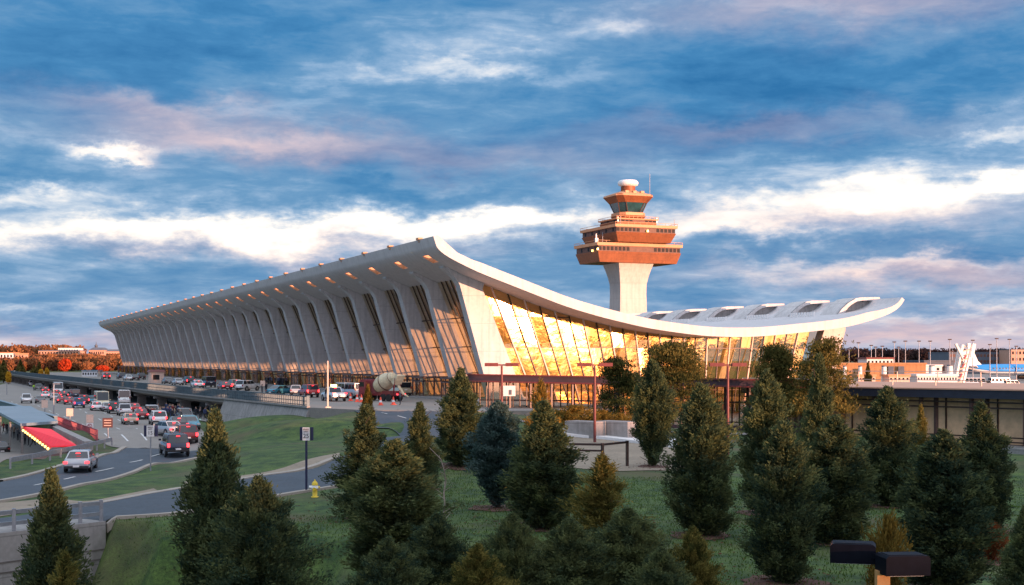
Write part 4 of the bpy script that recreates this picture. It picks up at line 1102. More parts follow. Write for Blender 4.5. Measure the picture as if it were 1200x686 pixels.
person(flat(387,466,0),2.6,1,'cloth_dark','cloth_dark','person walking between the red sport utility vehicle and the tow pickup')
person(flat(322,462,0),2.6,1,'cloth_dark','cloth_dark','person in black walking beside the teal sedan on the departures road')
person(flat(312,461,0),.6,0,'cloth_dark','cloth_dark','person in black standing left of the teal sedan behind the railing')
person(flat(307,461,0),1.6,2,'cloth_grey','cloth_dark','person in grey standing at the small white sign behind the railing')
person(G(39.5,458,.07),.5,2,'vest','cloth_dark','worker in a lime vest directing traffic on the far arrivals road')
pw=at(706,494,138); person((pw.x,pw.y,gz(pw.x,pw.y)),1.2,1,'cloth_dark','cloth_dark','person in dark coat walking past the long covered walkway',scale=1.05)
# ------------------------------------------------------------------ writing helper
def text_mb(mb, body, size, org, ux, uz, mi=0, depth=.01, align='CENTER'):
    cu=bpy.data.curves.new('t','FONT'); cu.body=body; cu.size=size; cu.align_x=align; cu.align_y='CENTER'; cu.extrude=depth; cu.resolution_u=3
    o=bpy.data.objects.new('t',cu); col.objects.link(o); bpy.context.view_layer.update(); dg=bpy.context.evaluated_depsgraph_get()
    me=bpy.data.meshes.new_from_object(o.evaluated_get(dg)); bpy.data.objects.remove(o)
    ux=Vector(ux); uz=Vector(uz); n=ux.cross(uz)
    V=[Vector(org)+ux*v.co.x+uz*v.co.y+n*v.co.z for v in me.vertices]
    mb.add(V,[tuple(p.vertices) for p in me.polygons],mi); bpy.data.meshes.remove(me)
FACE=-YAW   # sign faces towards the camera side: local x to the right of the picture, local -y to the viewer
def sign(name,px,pyb,pyt,Z,panel,label,mat='sign_white',texts=(),post='galv',group=None,wing=False,second=None,ang=None,pw=.07,base_z=None):
    p=at(px,pyb,Z); z0=gz(p.x,p.y)-.05 if base_z is None else base_z
    e=empty(name,(p.x,p.y,z0),FACE if ang is None else ang,label,'sign',group)
    ztop=HC-(pyt-HOR)/F*Z-z0
    MB().tube((0,0,0),(0,0,ztop-.02),pw,n=8).build('post',M[post],e)
    w,h=panel
    pl=MB().box((0,-pw-.03,ztop-h/2),(w,.03,h)).build('panel',M[mat],e)
    if texts:
        t=MB()
        for (s,size,dy) in texts: text_mb(t,s,size,(0,-pw-.05,ztop-h/2+dy),(1,0,0),(0,0,1))
        t.build('lettering',M['sign_black' if mat!='sign_brown' else 'sign_peach'],pl)
    if second:
        w2,h2,m2=second; MB().box((0,-pw-.03,ztop-h-h2/2-.06),(w2,.03,h2)).build('lower_panel',M[m2],e)
    if wing:
        for s in (-1,1): MB().box((s*(w/2+w*.22),pw+.03,ztop-h/2),(w*.44,.03,h*1.02)).build('side_panel',M['sign_navy'],e)
    return e
def Zof(px,py): p=G(px,py); return p.x*FW[0]+p.y*FW[1]
Zs=Zof(359,577)
sign('speed_sign',359,577,501,Zs,(.40,.72),'speed limit sign on a tall dark post beside the yellow fire hydrant',texts=(('SPEED',.12,.25),('LIMIT',.12,.13),('25',.34,-.12)),post='sign_navy',wing=True,pw=.065)
Zs=Zof(176.5,552)
sign('speed_sign',176.5,552,499,Zs,(.52,.76),'speed limit sign flanked by dark boards, behind the nearest queue of red lit cars',texts=(('SPEED',.13,.26),('LIMIT',.13,.13),('15',.36,-.14)),wing=True,pw=.05)
for (px,pb,pt,w,h,m,l,sec) in ((52.6,483,469,1.0,1.25,'sign_peach','blank peach road sign farthest left in the arrivals lanes, beside the small grey sedan',None),(82,495.5,479,.9,1.0,'sign_peach','blank peach road sign in front of the red cluster of cars',None),(105.7,506,486,.75,.85,'sign_peach','peach road sign with a no entry panel beneath it',(.7,.62,'sign_white')),(126.5,516,490,1.0,.95,'sign_brown','dark brown road sign nearest the long guardrail',None)):
    Zs=Zof(px,pb); sg=sign('road_sign',px,pb,pt,Zs,(w,h),l,mat=m,second=sec,group='road signs on the lower arrivals road')
    if sec:
        ring=MB(); c=(0,-.12,HC-(pt-HOR)/F*Zs-sg.location.z-h-.06-.31)
        for i in range(18):
            a0=2*pi*i/18; a1=2*pi*(i+1)/18; ring.bar((c[0]+.22*cos(a0),c[1],c[2]+.22*sin(a0)),(c[0]+.22*cos(a1),c[1],c[2]+.22*sin(a1)),.02,.07)
        ring.bar((-.15,c[1],c[2]+.15),(.15,c[1],c[2]-.15),.02,.06); ring.build('symbol',M['red_fence'],sg)
    if m=='sign_brown':
        t=MB(); zt_=HC-(pt-HOR)/F*Zs-sg.location.z
        for k in range(3): t.box((0,-.12,zt_-.22-.26*k),(.7,.02,.07))
        t.build('pale_lines',M['sign_peach'],sg)
# small white sign on the upper road, sign on lamp post by walkway
q=flat(308,461,0); sign('notice_sign',308,461,446.3,(Vector((q.x,q.y)).dot(Vector(FW))),(.75,.85),'small pale notice sign among people on the departures road',mat='sign_peach',base_z=0)
# lamp posts by the walkway
def shoebox_post(px,pyt,pyb,Z,label,boxes=2):
    p=at(px,pyb,Z); z0=gz(p.x,p.y); H=HC-(pyt-HOR)/F*Z-z0
    e=empty('lamp_post',(p.x,p.y,z0),FACE,label,'lamp post','lamp posts beside the covered walkway')
    MB().tube((0,0,0),(0,0,H-.1),.12,.09,n=10).build('post',M['post_red'],e)
    for s in (-1,1): MB().box((s*.85,0,H),(1.1,.6,.28)).build('lamp_head',M['post_red'],e)
    MB().box((0,0,H-.03),(1.0,.12,.12)).build('arm',M['post_red'],e); return e
e1=shoebox_post(588,427.5,505,112,'dark red twin headed lamp post carrying a white notice')
pl=MB().box((.62,-.14,112*(-452.5+HOR)/F+HC-e1.location.z-.40),(1.0,.04,.85)).build('notice_panel',M['sign_white'],e1)
MB().box((.70,-.17,112*(-452.5+HOR)/F+HC-e1.location.z-.52),(.25,.02,.4)).build('notice_picture',M['grey_wall'],e1)
shoebox_post(697,427.5,515,108,'dark red twin headed lamp post before the golden glass, left of the centre pines')
shoebox_post(853,427.5,520,104,'dark red twin headed lamp post between the two pine trees')
# foreground twin lamp fixture
p=at(1052,670,16); fz=gz(p.x,p.y)
e=empty('lamp_post',(at(1034,670,16).x,at(1034,670,16).y,fz),FACE,'near black twin box lamp on a post painted sunlit orange at the bottom right','lamp post')
zt_=at(0,641,16).z-fz
MB().box((0,0,(zt_-.35)/2),(.15,.12,zt_-.2)).build('post',M['post_lit_orange'],e)
def lampbox(c,rz,name):
    m_=MB(); w,d,h=.53,.36,.23
    pr=[(-w/2,-h/2),(w/2,-h/2),(w/2,h/2-.03),(w/2-.03,h/2),(-w/2+.03,h/2),(-w/2,h/2-.03)]
    m_.prism(pr,-d/2,d/2)
    o=m_.build(name,M['black_metal'],e,loc=c); o.rotation_euler=(0,0,rz)
    MB().box((0,0,h/2+.004),(w-.1,d-.1,.006)).build('top_plate',M['black_metal'],o)
    MB().box((0,0,-h/2-.006),(w-.12,d-.1,.012)).build('lens',M['lens_pale'],o)
lampbox((.22,-.06,zt_-.19),.10,'lamp_head'); lampbox((-.24,.42,zt_-.12),-.25,'lamp_head')
MB().bar((-.10,.30,zt_-.13),(.08,.02,zt_-.14),.08,.06).build('arm',M['black_metal'],e)
# ------------------------------------------------------------------ hydrant
hp_=G(369,583); h=empty('fire_hydrant',hp_,FACE,'small yellow fire hydrant with white collar on the lawn edge','fire hydrant')
MB().lathe((0,0,0),[(.20,0),(.20,.05),(.13,.06),(.13,.48)],n=16).build('barrel',M['yellow'],h)
MB().lathe((0,0,.48),[(.21,0),(.21,.09),(.16,.10),(.16,.16)],n=16).build('collar',M['hydrant_white'],h)
MB().lathe((0,0,.64),[(.17,0),(.16,.10),(.10,.19),(.04,.22),(.04,.30)],n=16).build('bonnet',M['yellow'],h)
MB().tube((-.30,0,.53),(-.1,0,.53),.09,n=12).build('side_outlet',M['hydrant_white'],h)
MB().tube((.1,0,.53),(.26,0,.53),.065,n=12).tube((0,-.24,.45),(0,-.1,.45),.09,n=12).build('outlet_cap',M['yellow'],h)
# ------------------------------------------------------------------ guardrails
def guardrail(name,pts,label,hgt=.75,post=2.0,mat='galv',rails=(.62,),zoff=0,pt=.34):
    P=resample([Vector(p) for p in pts],40); o0=P[0].copy(); e=empty(name,o0,0,label,'guardrail')
    m_=MB()
    for r in rails:
        for a,b in zip(P,P[1:]): m_.bar(a-o0+Vector((0,0,r+zoff)),b-o0+Vector((0,0,r+zoff)),.10,pt)
    m_.build('rail',M[mat],e)
    L=sum((b-a).length for a,b in zip(P,P[1:])); n=max(2,int(L/post)); Q=resample(P,n)
    for q in Q: MB().box((0,0,hgt/2-.2+zoff),(.14,.14,hgt+.4)).build('post',M[mat],e,loc=q-o0)
    return e
g0=[G(134,521),G(100,527.5),G(60,537),G(25,546)]
guardrail('guardrail',[G(131,522.5),G(95,532),G(55,541),G(12,549.5)],'long galvanised guardrail bending past the red awning above the exit road',post=3.2)
# parapet and wall of the ramp at lower left
A_=at(-60,632,57.9); B_=at(124,611,64.3)
wl=empty('ramp_wall',(A_.x,A_.y,-6),0,'grey concrete wing wall with a curved end and metal railing at the lower left','wall')
o_=(A_.x,A_.y,-6)
d=(B_-A_); d.z=0; Lw=d.length; d.normalize(); s=Vector((d.y,-d.x,0))
def lw(t,z,so=0): q=A_+d*t*Lw+s*so; return (q.x-o_[0],q.y-o_[1],z+6)
def ztop(t): return A_.z+(B_.z-A_.z)*t
m_=MB(); pr=[(0,-8),(0,ztop(0)),(1,ztop(1)),(1,ztop(1)-1.9),(.965,ztop(1)-2.7),(.90,ztop(1)-3.5),(.82,ztop(1)-3.9),(.72,-8)]
V=[lw(t,z,0) for t,z in pr]+[lw(t,z,-2.3) for t,z in pr]; n=len(pr)
m_.add(V,[tuple(range(n)),tuple(range(2*n-1,n-1,-1))]+[(i,n+i,n+(i+1)%n,(i+1)%n) for i in range(n)])
m_.build('wall',M['concrete'],wl)
m_=MB()
for dz in (1.3,1.75,2.6): m_.bar(lw(.0,ztop(0)-dz,.02),lw(.985,ztop(1)-dz,.02),.03,.06)
m_.build('joint',M['concrete_dark'],wl)
m_=MB()
for dz in (.35,.85): m_.bar(lw(0,ztop(0)+dz,-.25),lw(.985,ztop(1)+dz,-.25),.12,.18)
m_.build('rail',M['galv'],wl)
for k in range(7): 
    t=.12+.145*k; m_=MB(); m_.bar(lw(t,ztop(t)-.05,-.25),lw(t,ztop(t)+1.0,-.25),.16,.22); m_.build('post',M['galv'],wl)
# ------------------------------------------------------------------ ground transport station at left
def fl(px,py,z): return flat(px,py,z)
sh=empty('station_shelter',(0,0,0),0,'flat pale blue roofed shelter with red awning and bulb string at the left','shelter')
zr_=-1.6
c4=[fl(-14,476,zr_),fl(36,476,zr_),fl(68,493.5,zr_),fl(24,496.5,zr_)]
so=Vector((c4[3].x,c4[3].y,-3.2)); sh.location=so
m_=MB(); V=[(p.x-so.x,p.y-so.y,p.z-so.z) for p in c4]; V+= [(v[0],v[1],v[2]-.3) for v in V]
m_.add(V,[(3,2,1,0),(4,5,6,7),(0,1,5,4),(1,2,6,5),(2,3,7,6),(3,0,4,7)]); m_.build('roof',M['roof_slate'],sh)
for t in (.05,.35,.65,.95):
    p=c4[0].lerp(c4[3],t); MB().bar((p.x-so.x+.4,p.y-so.y+.3,-3.6),(p.x-so.x+.4,p.y-so.y+.3,1.35),.25,.25).build('post',M['concrete'],sh)
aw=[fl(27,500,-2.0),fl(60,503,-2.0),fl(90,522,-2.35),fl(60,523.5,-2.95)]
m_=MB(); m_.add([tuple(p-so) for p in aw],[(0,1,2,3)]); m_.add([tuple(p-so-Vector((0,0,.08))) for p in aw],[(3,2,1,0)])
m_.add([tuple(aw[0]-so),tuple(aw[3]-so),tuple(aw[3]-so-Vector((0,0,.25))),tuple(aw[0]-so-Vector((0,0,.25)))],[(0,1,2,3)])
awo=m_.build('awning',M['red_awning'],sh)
for k in range(11):
    p=aw[0].lerp(aw[3],(k+.5)/11.3)-so; MB().lathe((p.x-.1,p.y-.2,p.z-.34),[(.03,-.13),(.11,-.06),(.12,.04),(.04,.13)],n=8).build('bulb',M['bulb'],sh)
m_=MB(); 
p=[fl(62,498.5,-2.2),fl(104,518,-2.2)]
m_.bar(p[0]-so-Vector((0,0,.7)),p[1]-so-Vector((0,0,.7)),.8,1.5); m_.build('side_wall',M['concrete'],sh)
p=[fl(36,503,-2.4),fl(92,523,-2.9)]
m_=MB(); m_.bar(p[0]-so-Vector((0,-2,.3)),p[1]-so-Vector((0,-2,.3)),.3,.9); m_.build('rear_wall',M['pink_stucco'],sh)
for i in range(9):
    p=G(3+i*4.2+PR.random()*2,506+i*2.2+PR.random()*3); person(p,PR.random()*6,PR.choice([0,1,2]),PR.choice(tops),'cloth_dark','person in dark clothes waiting under the pale blue shelter roof beside the red awning','people under the shelter')
# blue barrier screen along the lower road, ending in a red fence
def fence(name,a,b,h,mat,label,pic=0.5,top='galv'):
    a=Vector(a); b=Vector(b); e=empty(name,a,0,label,'fence'); L=(b-a).length; n=int(L/pic); m_=MB()
    for k in range(n+1):
        p=(b-a)*(k/n); m_.bar(p,p+Vector((0,0,h)),.10,.16)
    for z in (.15,h*.5,h): m_.bar(Vector((0,0,z)),(b-a)+Vector((0,0,z)),.08,.09)
    m_.build('pickets',M[mat],e); return e
fence('picket_fence',G(68,499),G(114,518),1.15,'red_fence','red picket fence between the awning and the arrivals road',pic=.8)
a=G(-20,470.5); b=G(66,498.5); e=empty('screen_wall',a,0,'long low blue grey barrier dividing the shelter from the arrivals road','barrier')
m_=MB(); m_.bar(Vector((0,0,.55)),b-a+Vector((0,0,.55)),.5,1.1); m_.build('barrier',M['blue_steel'],e); MB().bar(Vector((0,0,1.14)),b-a+Vector((0,0,1.14)),.7,.07).build('cap',M['roof_slate'],e)
# street lamps on the arrivals road
for px,pb,pt,l in ((63,490,450,'slim grey street lamp rising from the arrivals lanes'),(8,463,449,'slim grey street lamp at the far left of the arrivals road')):
    p=G(px,pb); Z=p.x*FW[0]+p.y*FW[1]; H=HC-(pt-HOR)/F*Z-p.z; e=empty('street_lamp',p,FACE,l,'street lamp')
    MB().tube((0,0,0),(0,0,H),.10,.06,n=8).build('pole',M['galv'],e); MB().box((.4,0,H),(1.0,.25,.14)).build('lamp_head',M['galv'],e)
# ------------------------------------------------------------------ plaza in front of the glass end
a=at(672,494,118); 
for i,(x0,x1) in enumerate(((669,703),(706,742))):
    pa=at(x0,493,114); pb=at(x1,494,112); zt_=pa.z; w_=(pb-pa); w_.z=0
    e=MB(); e.bar(Vector((0,0,-1.3)),Vector((w_.x,w_.y,-1.3)),1.6,2.6); o=e.build('planter_block',M['concrete'],loc=(pa.x,pa.y,zt_)); tag(o,('left' if i==0 else 'right')+' one of two long pale concrete blocks near the lone teardrop cedar','concrete block','concrete blocks on the plaza')
strip('plaza_kerb',E((650,505),(700,507),(760,512),(800,516)),E((650,511),(700,515),(760,522),(800,527)),M['white'],.25,n=30,w=3,skirt=.35)
strip('plaza_soil',E((645,511),(700,515),(760,522),(850,532)),E((640,545),(700,552),(770,552),(850,556)),M['sand'],.04,n=30,w=6)
strip('plaza_paving',E((560,478),(700,478),(900,484)),E((560,492),(700,501),(900,510)),M['concrete'],.05,n=40,w=6)
pa=G(640,550); pb=G(706,551); pc=G(735,547)
bf=empty('post_fence',pa,0,'low black post and rail fence corner on the lawn edge','fence')
hz=1.75
for q in (pa.lerp(pb,.1),pb,pc): MB().box((0,0,hz/2),(.16,.16,hz)).build('post',M['bronze'],bf,loc=q-pa)
MB().bar(Vector((0,0,hz-.1)),pb-pa+Vector((0,0,hz-.1)),.12,.14).bar(Vector((0,0,hz-.5)),pb-pa+Vector((0,0,hz-.5)),.12,.12).bar(pb-pa+Vector((0,0,hz-.1)),pc-pa+Vector((0,0,hz-.1)),.12,.14).build('rail',M['bronze'],bf)
# ------------------------------------------------------------------ foliage
def leaves(C,D,L,Wd,rs):
    """quads: centres C, directions D, lengths L, widths Wd"""
    n=len(C); D=D/np.linalg.norm(D,axis=1)[:,None]
    r=rs.normal(size=(n,3)); S=np.cross(D,r); S/=np.linalg.norm(S,axis=1)[:,None]
    a=C-D*L[:,None]*.5; b=C+D*L[:,None]*.5; m=C-D*L[:,None]*.02
    V=np.empty((n,4,3)); V[:,0]=a; V[:,1]=m+S*Wd[:,None]*.5; V[:,2]=b; V[:,3]=m-S*Wd[:,None]*.5
    return V.reshape(-1,3)
def crown(name,seed,H,prof,nb,nl,L=.15,Wd=.055,up=.55,lean=.0,rag=.15,mat='leaf_cedar',z0=.25,top_spike=0):
    rs=np.random.default_rng(seed)
    T=rs.random(nb)**.92; ph=rs.random(nb)*2*pi
    lump=lambda t,p: 1+.15*np.sin(3*p+seed+7*t)+.13*np.sin(5*p-13*t+seed*2)+.15*np.sin(31*t+2*p)
    Cs=[];Ds=[];Tn=[];Ls=[]
    gp=rs.random(9)*6.28; gt=rs.random(9); gw=rs.uniform(.25,.5,9)
    for t,p in zip(T,ph):
        if t<.93 and any(((p-a_+pi)%(2*pi)-pi)**2/w_**2+((t-b_)/.05)**2<1 for a_,b_,w_ in zip(gp,gt,gw)): continue
        R=np.interp(t,[q[0] for q in prof],[q[1] for q in prof])*lump(t,p)*(1+np.clip(rs.normal(),-1.6,1.3)*rag)
        R=max(R,.06); k=int(nl*(.35+.65*min(1,R/.9)))
        u=(rs.random(k))**.55
        rise=up*R*(.5+.5*t)
        cx=np.cos(p)*R*u; cy=np.sin(p)*R*u; cz=z0+t*(H-z0)+rise*u**1.5-rise*.5
        sp=.035+.11*R*(1.05-u)+.03*u
        c=np.stack([cx,cy,cz],1)+rs.normal(size=(k,3))*np.stack([sp,sp,sp*1.3],1)
        d=np.stack([np.full(k,np.cos(p)),np.full(k,np.sin(p)),np.full(k,.55+.6*t)],1)+rs.normal(size=(k,3))*.55
        Cs.append(c);Ds.append(d);Tn.append(np.clip(np.full(k,rs.random()*.75)+rs.normal(size=k)*.12,0,1)); Ls.append(L*(.6+.8*rs.random(k)))
    C=np.concatenate(Cs);D=np.concatenate(Ds);Ln=np.concatenate(Ls);Tn=np.concatenate(Tn)
    keep=C[:,2]>.05; C,D,Ln,Tn=C[keep],D[keep],Ln[keep],Tn[keep]
    V=leaves(C,D,Ln,Wd*(.7+.6*rs.random(len(C))),rs)
    Fq=np.arange(len(V)).reshape(-1,4)
    return fast_mesh(name,V,Fq,M[mat],attr=Tn)
def trunk_mesh(name,H,r,seed,limbs=14,mat='bark',spread=.8,z0=.4):
    rs=random.Random(seed); m_=MB(); p=Vector((0,0,-.3)); n=7
    pts=[Vector((rs.gauss(0,.03)*k,rs.gauss(0,.03)*k,-.3+(H*.93+.3)*k/n)) for k in range(n+1)]
    for k in range(n): m_.tube(pts[k],pts[k+1],r*(1-k/n)+.012,r*(1-(k+1)/n)+.012,n=8,cap=False)
    for q in range(limbs):
        t=.08+.85*q/limbs; k=min(n-1,int(t*n)); b=pts[k].lerp(pts[k+1],t*n-k); a=rs.random()*6.28; R=spread*(1-t*.8)
        m_.tube(b,b+Vector((cos(a)*R,sin(a)*R,R*.6)),r*.3*(1-t)+.012,.008,n=5,cap=False)
    me=m_.build(name,M[mat]); d=me.data; bpy.data.objects.remove(me); return d
PCOL=[(0,.62),(.08,.88),(.25,1.0),(.45,.92),(.65,.68),(.82,.38),(.93,.16),(1,.03)]
PTEAR=[(0,.18),(.12,.55),(.3,.95),(.5,1.0),(.7,.8),(.85,.5),(.95,.22),(1,.05)]
PFULL=[(0,.70),(.08,.92),(.3,1.0),(.5,.98),(.68,.82),(.82,.55),(.93,.25),(1,.04)]
PCONE=[(0,1.05),(.1,1.1),(.3,.95),(.5,.72),(.7,.48),(.85,.26),(.95,.1),(1,.02)]
PBROAD=[(0,1.4),(.15,1.75),(.35,1.6),(.55,1.2),(.75,.8),(.9,.35),(1,.05)]
PSHRUB=[(0,.7),(.2,1.05),(.5,1.0),(.8,.6),(1,.15)]
TREE={
 'cedar_a':(crown('crown',1,6.3,PCOL,520,135),trunk_mesh('trunk',6.2,.11,1)),
 'cedar_b':(crown('crown',2,6.3,PCONE,520,135,rag=.3),trunk_mesh('trunk',6.2,.11,2)),
 'column':(crown('crown',3,6.6,PTEAR,520,135,up=.9),trunk_mesh('trunk',6.4,.10,3)),
 'full':(crown('crown',13,6.6,PFULL,560,135,up=.9,rag=.2),trunk_mesh('trunk',6.4,.10,13)),
 'spruce':(crown('crown',4,5.6,PTEAR,500,130,L=.14,Wd=.06,up=.3,mat='leaf_spruce'),trunk_mesh('trunk',5.5,.11,4)),
 'broad':(crown('crown',5,4.8,PBROAD,560,130,rag=.3,up=.35),trunk_mesh('trunk',4.6,.12,5,18,spread=1.5)),
 'wispy':(crown('crown',6,5.6,PCONE,340,70,rag=.4,up=.9,L=.2,Wd=.04,mat='leaf_olive'),trunk_mesh('trunk',5.5,.08,6,22)),
 'shrub':(crown('crown',7,1.9,PSHRUB,170,60,rag=.35,up=.8,L=.16,mat='leaf_olive',z0=.1),trunk_mesh('trunk',1.5,.05,7,10,spread=.7)),
}
GT='evergreen trees on the sloping foreground lawn'
tused=set()
def tree(kind,px,top,Z,wpx,label,mat=None,cat='evergreen tree',name='conifer_tree',group=GT,rz=None,base_z=None):
    p=at(px,500,Z); z0=(gz(p.x,p.y) if base_z is None else base_z) if Z!=119 else -.9
    H=HC-(top-HOR)/F*Z-z0; me,tm=TREE[kind]
    h0={'cedar_a':6.5,'cedar_b':6.5,'column':6.9,'full':6.9,'spruce':5.9,'broad':5.0,'wispy':5.9,'shrub':2.1}[kind]; r0={'cedar_a':1.12,'cedar_b':1.2,'column':1.12,'full':1.12,'spruce':1.12,'broad':1.95,'wispy':1.3,'shrub':1.15}[kind]
    sw=(wpx/2/F*Z)/r0*(.95 if kind in('wispy','shrub') else .88); sh_=H/h0
    e=empty(name,(p.x,p.y,z0),0,label,cat,group)
    c=bpy.data.objects.new('crown',me); col.objects.link(c); c.parent=e
    t=bpy.data.objects.new('trunk',tm); col.objects.link(t); t.parent=e
    a=PR.random()*6.28 if rz is None else rz
    for o in (c,t): o.scale=(sw,sw,sh_); o.rotation_euler=(0,0,a)
    if mat: c.material_slots[0].link='OBJECT'; c.material_slots[0].material=M[mat]
    return e
T=tree
T('cedar_a',60,546,44,92,'dark blue green cedar standing before the wing wall and railing at the lower left','leaf_cedar')
T('wispy',76,640,30,92,'low olive green cedar top poking up in front of the far left dark cedar','leaf_olive')
T('cedar_a',252,476,58,92,'tall dark cedar covering the right edge of the lower asphalt road')
T('broad',303,556,43,150,'broad bushy green cedar in front of the tall cedar left of the speed sign')
T('cedar_b',428,472,64,84,'cedar with a golden lit top in front of the grass mound right of the hydrant')
T('column',431,447,70,22,'thin golden leader of a young cedar rising above the golden topped cedar','leaf_gold')  # gold leaf colour carries the sun on this tip
T('full',462,512,50,120,'wide dark cedar below the golden topped cedar, reaching the bottom edge')
T('cedar_b',492,470,76,58,'slender olive cedar just right of the golden topped cedar')
T('cedar_a',540,430,86,64,'tall dark cedar whose tip stands before the lit terminal pier')
T('broad',512,600,42,120,'low dark spreading cedar at the bottom edge left of centre','leaf_cedar')
T('spruce',584,466,68,74,'blue grey spruce with rounded crown beside the tall cedar by the walkway end')
T('cedar_a',637,468,60,96,'large dark cedar with golden upper branches at the centre of the picture')
T('wispy',634,440,62,66,'golden wispy tree top with pale stem rising out of the large centre cedar','leaf_gold')  # sunlight on the cedar's top painted in as gold leaves
T('broad',600,600,40,110,'low olive dark cedar at the bottom edge below the large centre cedar','leaf_cedar')
T('wispy',706,528,48,110,'loose olive green cedar in front of the black post fence')
T('broad',735,594,41,150,'dark wide spreading cedar at the bottom edge below the loose olive cedar','leaf_cedar')
T('column',765,418,92,54,'lone teardrop shaped cedar beside the concrete blocks, its base in full view')
T('full',822,446,58,84,'tall column cedar with golden tip to the right of the lone teardrop cedar')
T('broad',812,616,38,90,'low olive cedar at the bottom edge below the tall column cedar','leaf_olive')
T('full',898,430,66,66,'column cedar with golden tip left of the pine in front of the far pier')
T('full',918,490,46,88,'near dark column cedar filling the lawn right of the grass gap')
T('cedar_b',960,412,76,58,'tall slim golden cedar rising before the right end of the hall')
T('full',978,484,56,92,'dark cedar directly in front of the tall slim golden cedar')
T('full',1040,450,70,70,'dark cedar with bare golden tip in front of the navy fascia')
T('full',1106,500,45,112,'big grey green cedar behind the near black twin lamp')
T('cedar_a',1150,470,60,84,'dark cedar against the glazed walkway near the right edge')
T('wispy',1079,470,74,40,'thin pale green sapling between two dark cedars by the glazed walkway','leaf_olive')
T('cedar_a',1202,590,36,70,'dark cedar cut by the right edge of the picture')
T('broad',455,628,38,120,'dark cedar mound at the bottom edge under the wide dark cedar','leaf_cedar')
T('broad',560,636,36,110,'dark olive cedar mound at the bottom edge left of the picture centre','leaf_olive')
T('broad',668,606,40,130,'dark cedar mound at the bottom edge just right of the picture centre','leaf_cedar')
T('broad',775,640,36,120,'dark cedar mound at the bottom edge left of the low olive cedar','leaf_cedar')
T('shrub',1040,600,42,52,'small bush with sun glow painted into its gold leaves above the near black twin lamp','leaf_gold','bush','shrub')  # gold leaf colour stands in for sun reaching this bush
T('shrub',1160,612,52,40,'reddish brown bush between the big grey green cedar and the right edge','leaf_redbush','bush','shrub')
T('shrub',672,474,119,62,'russet bush at the left end of the concrete blocks by the walkway','leaf_gold','bush','shrub')
T('shrub',640,478,119,46,'golden green bush left of the russet bush by the walkway','leaf_olive','bush','shrub')
T('shrub',706,480,119,34,'small golden bush behind the right concrete block','leaf_gold','bush','shrub')
T('shrub',728,484,119,26,'tiny golden bush near the lone teardrop cedar','leaf_gold','bush','shrub')
T('cedar_b',1017,424,190,17,'small dark cone tree standing before the orange service building','leaf_pine')
# mulch rings and fallen leaves
mbm=MB(); rq=random.Random(8); spots=[]
for o in list(scene.objects):
    if o.parent is None and o.name.startswith(('conifer_tree','shrub')) and o.location.length<105:
        x0,y0=o.location.x,o.location.y; spots.append((x0,y0)); R_=rq.uniform(1.0,1.6); ring=[]
        for k in range(18):
            a_=2*pi*k/18; r_=R_*rq.uniform(.82,1.15); ring.append((x0+r_*cos(a_),y0+r_*sin(a_)))
        V=[(x0,y0,gz(x0,y0)+.05)]+[((x+x0)/2,(y+y0)/2,gz((x+x0)/2,(y+y0)/2)+.055) for x,y in ring]+[(x,y,gz(x,y)+.03) for x,y in ring]
        mbm.add(V,[(0,1+k,1+(k+1)%18) for k in range(18)]+[(1+k,19+k,19+(k+1)%18,1+(k+1)%18) for k in range(18)])
mo=mbm.build('mulch_beds',M['mulch']); tag(mo,kind='structure')
mbm=MB()
for k in range(5200):
    x0,y0=rq.choice(spots); a_=rq.random()*6.28; r_=abs(rq.gauss(0,3.2)); x=x0+r_*cos(a_); y=y0+r_*sin(a_); z=gz(x,y)+.07
    s=rq.uniform(.04,.10); t=rq.random()*6.28; ux,uy=cos(t)*s,sin(t)*s
    mbm.add([(x-ux,y-uy,z),(x+uy*.6,y-ux*.6,z+rq.uniform(-.02,.04)),(x+ux,y+uy,z),(x-uy*.6,y+ux*.6,z+rq.uniform(-.02,.04))],[(0,1,2,3)])
fo=mbm.build('fallen_leaves',M['leaf_autumn']); tag(fo,'fallen brown leaves scattered on the lawn round the cedars',kind='stuff',cat='leaves')
# grass tufts on the lawn
rsg=np.random.default_rng(21); Cg=[];N_=0
while N_<52000:
    X_=rsg.uniform(-12,75); Y_=rsg.uniform(38,118); Z__=X_*FW[0]+Y_*FW[1]; px_=600+(X_*RT[0]+Y_*RT[1])/Z__*F
    if px_<90 or px_>1210: continue
    z=gz(X_,Y_); py_=HOR+(HC-z)/Z__*F
    if py_<546 or (px_<640 and py_<(605 if px_<420 else 545)) or (px_>640 and py_<560): continue
    if (px_<130): continue
    Cg.append((X_,Y_,z)); N_+=1
Cg=np.array(Cg); n_=len(Cg); Dg=np.stack([rsg.normal(size=n_)*.35,rsg.normal(size=n_)*.35,np.ones(n_)],1); Lg=rsg.uniform(.08,.15,n_)
Vg=leaves(Cg+np.array([0,0,.06]),Dg,Lg,np.full(n_,.035),rsg)
og=bpy.data.objects.new('grass',fast_mesh('grass',Vg,np.arange(len(Vg)).reshape(-1,4),M['leaf_grass'],attr=rsg.random(n_))); col.objects.link(og); tag(og,'uneven green grass blades on the lawn',kind='stuff',cat='grass')
# bare sapling
p=G(521,610); e=empty('bare_sapling',p,0,'thin bare pale stemmed sapling left of the blue grey spruce','sapling')
tm=trunk_mesh('trunk',3.6,.04,31,16,'bark_pale',.6); o=bpy.data.objects.new('trunk',tm); col.objects.link(o); o.parent=e
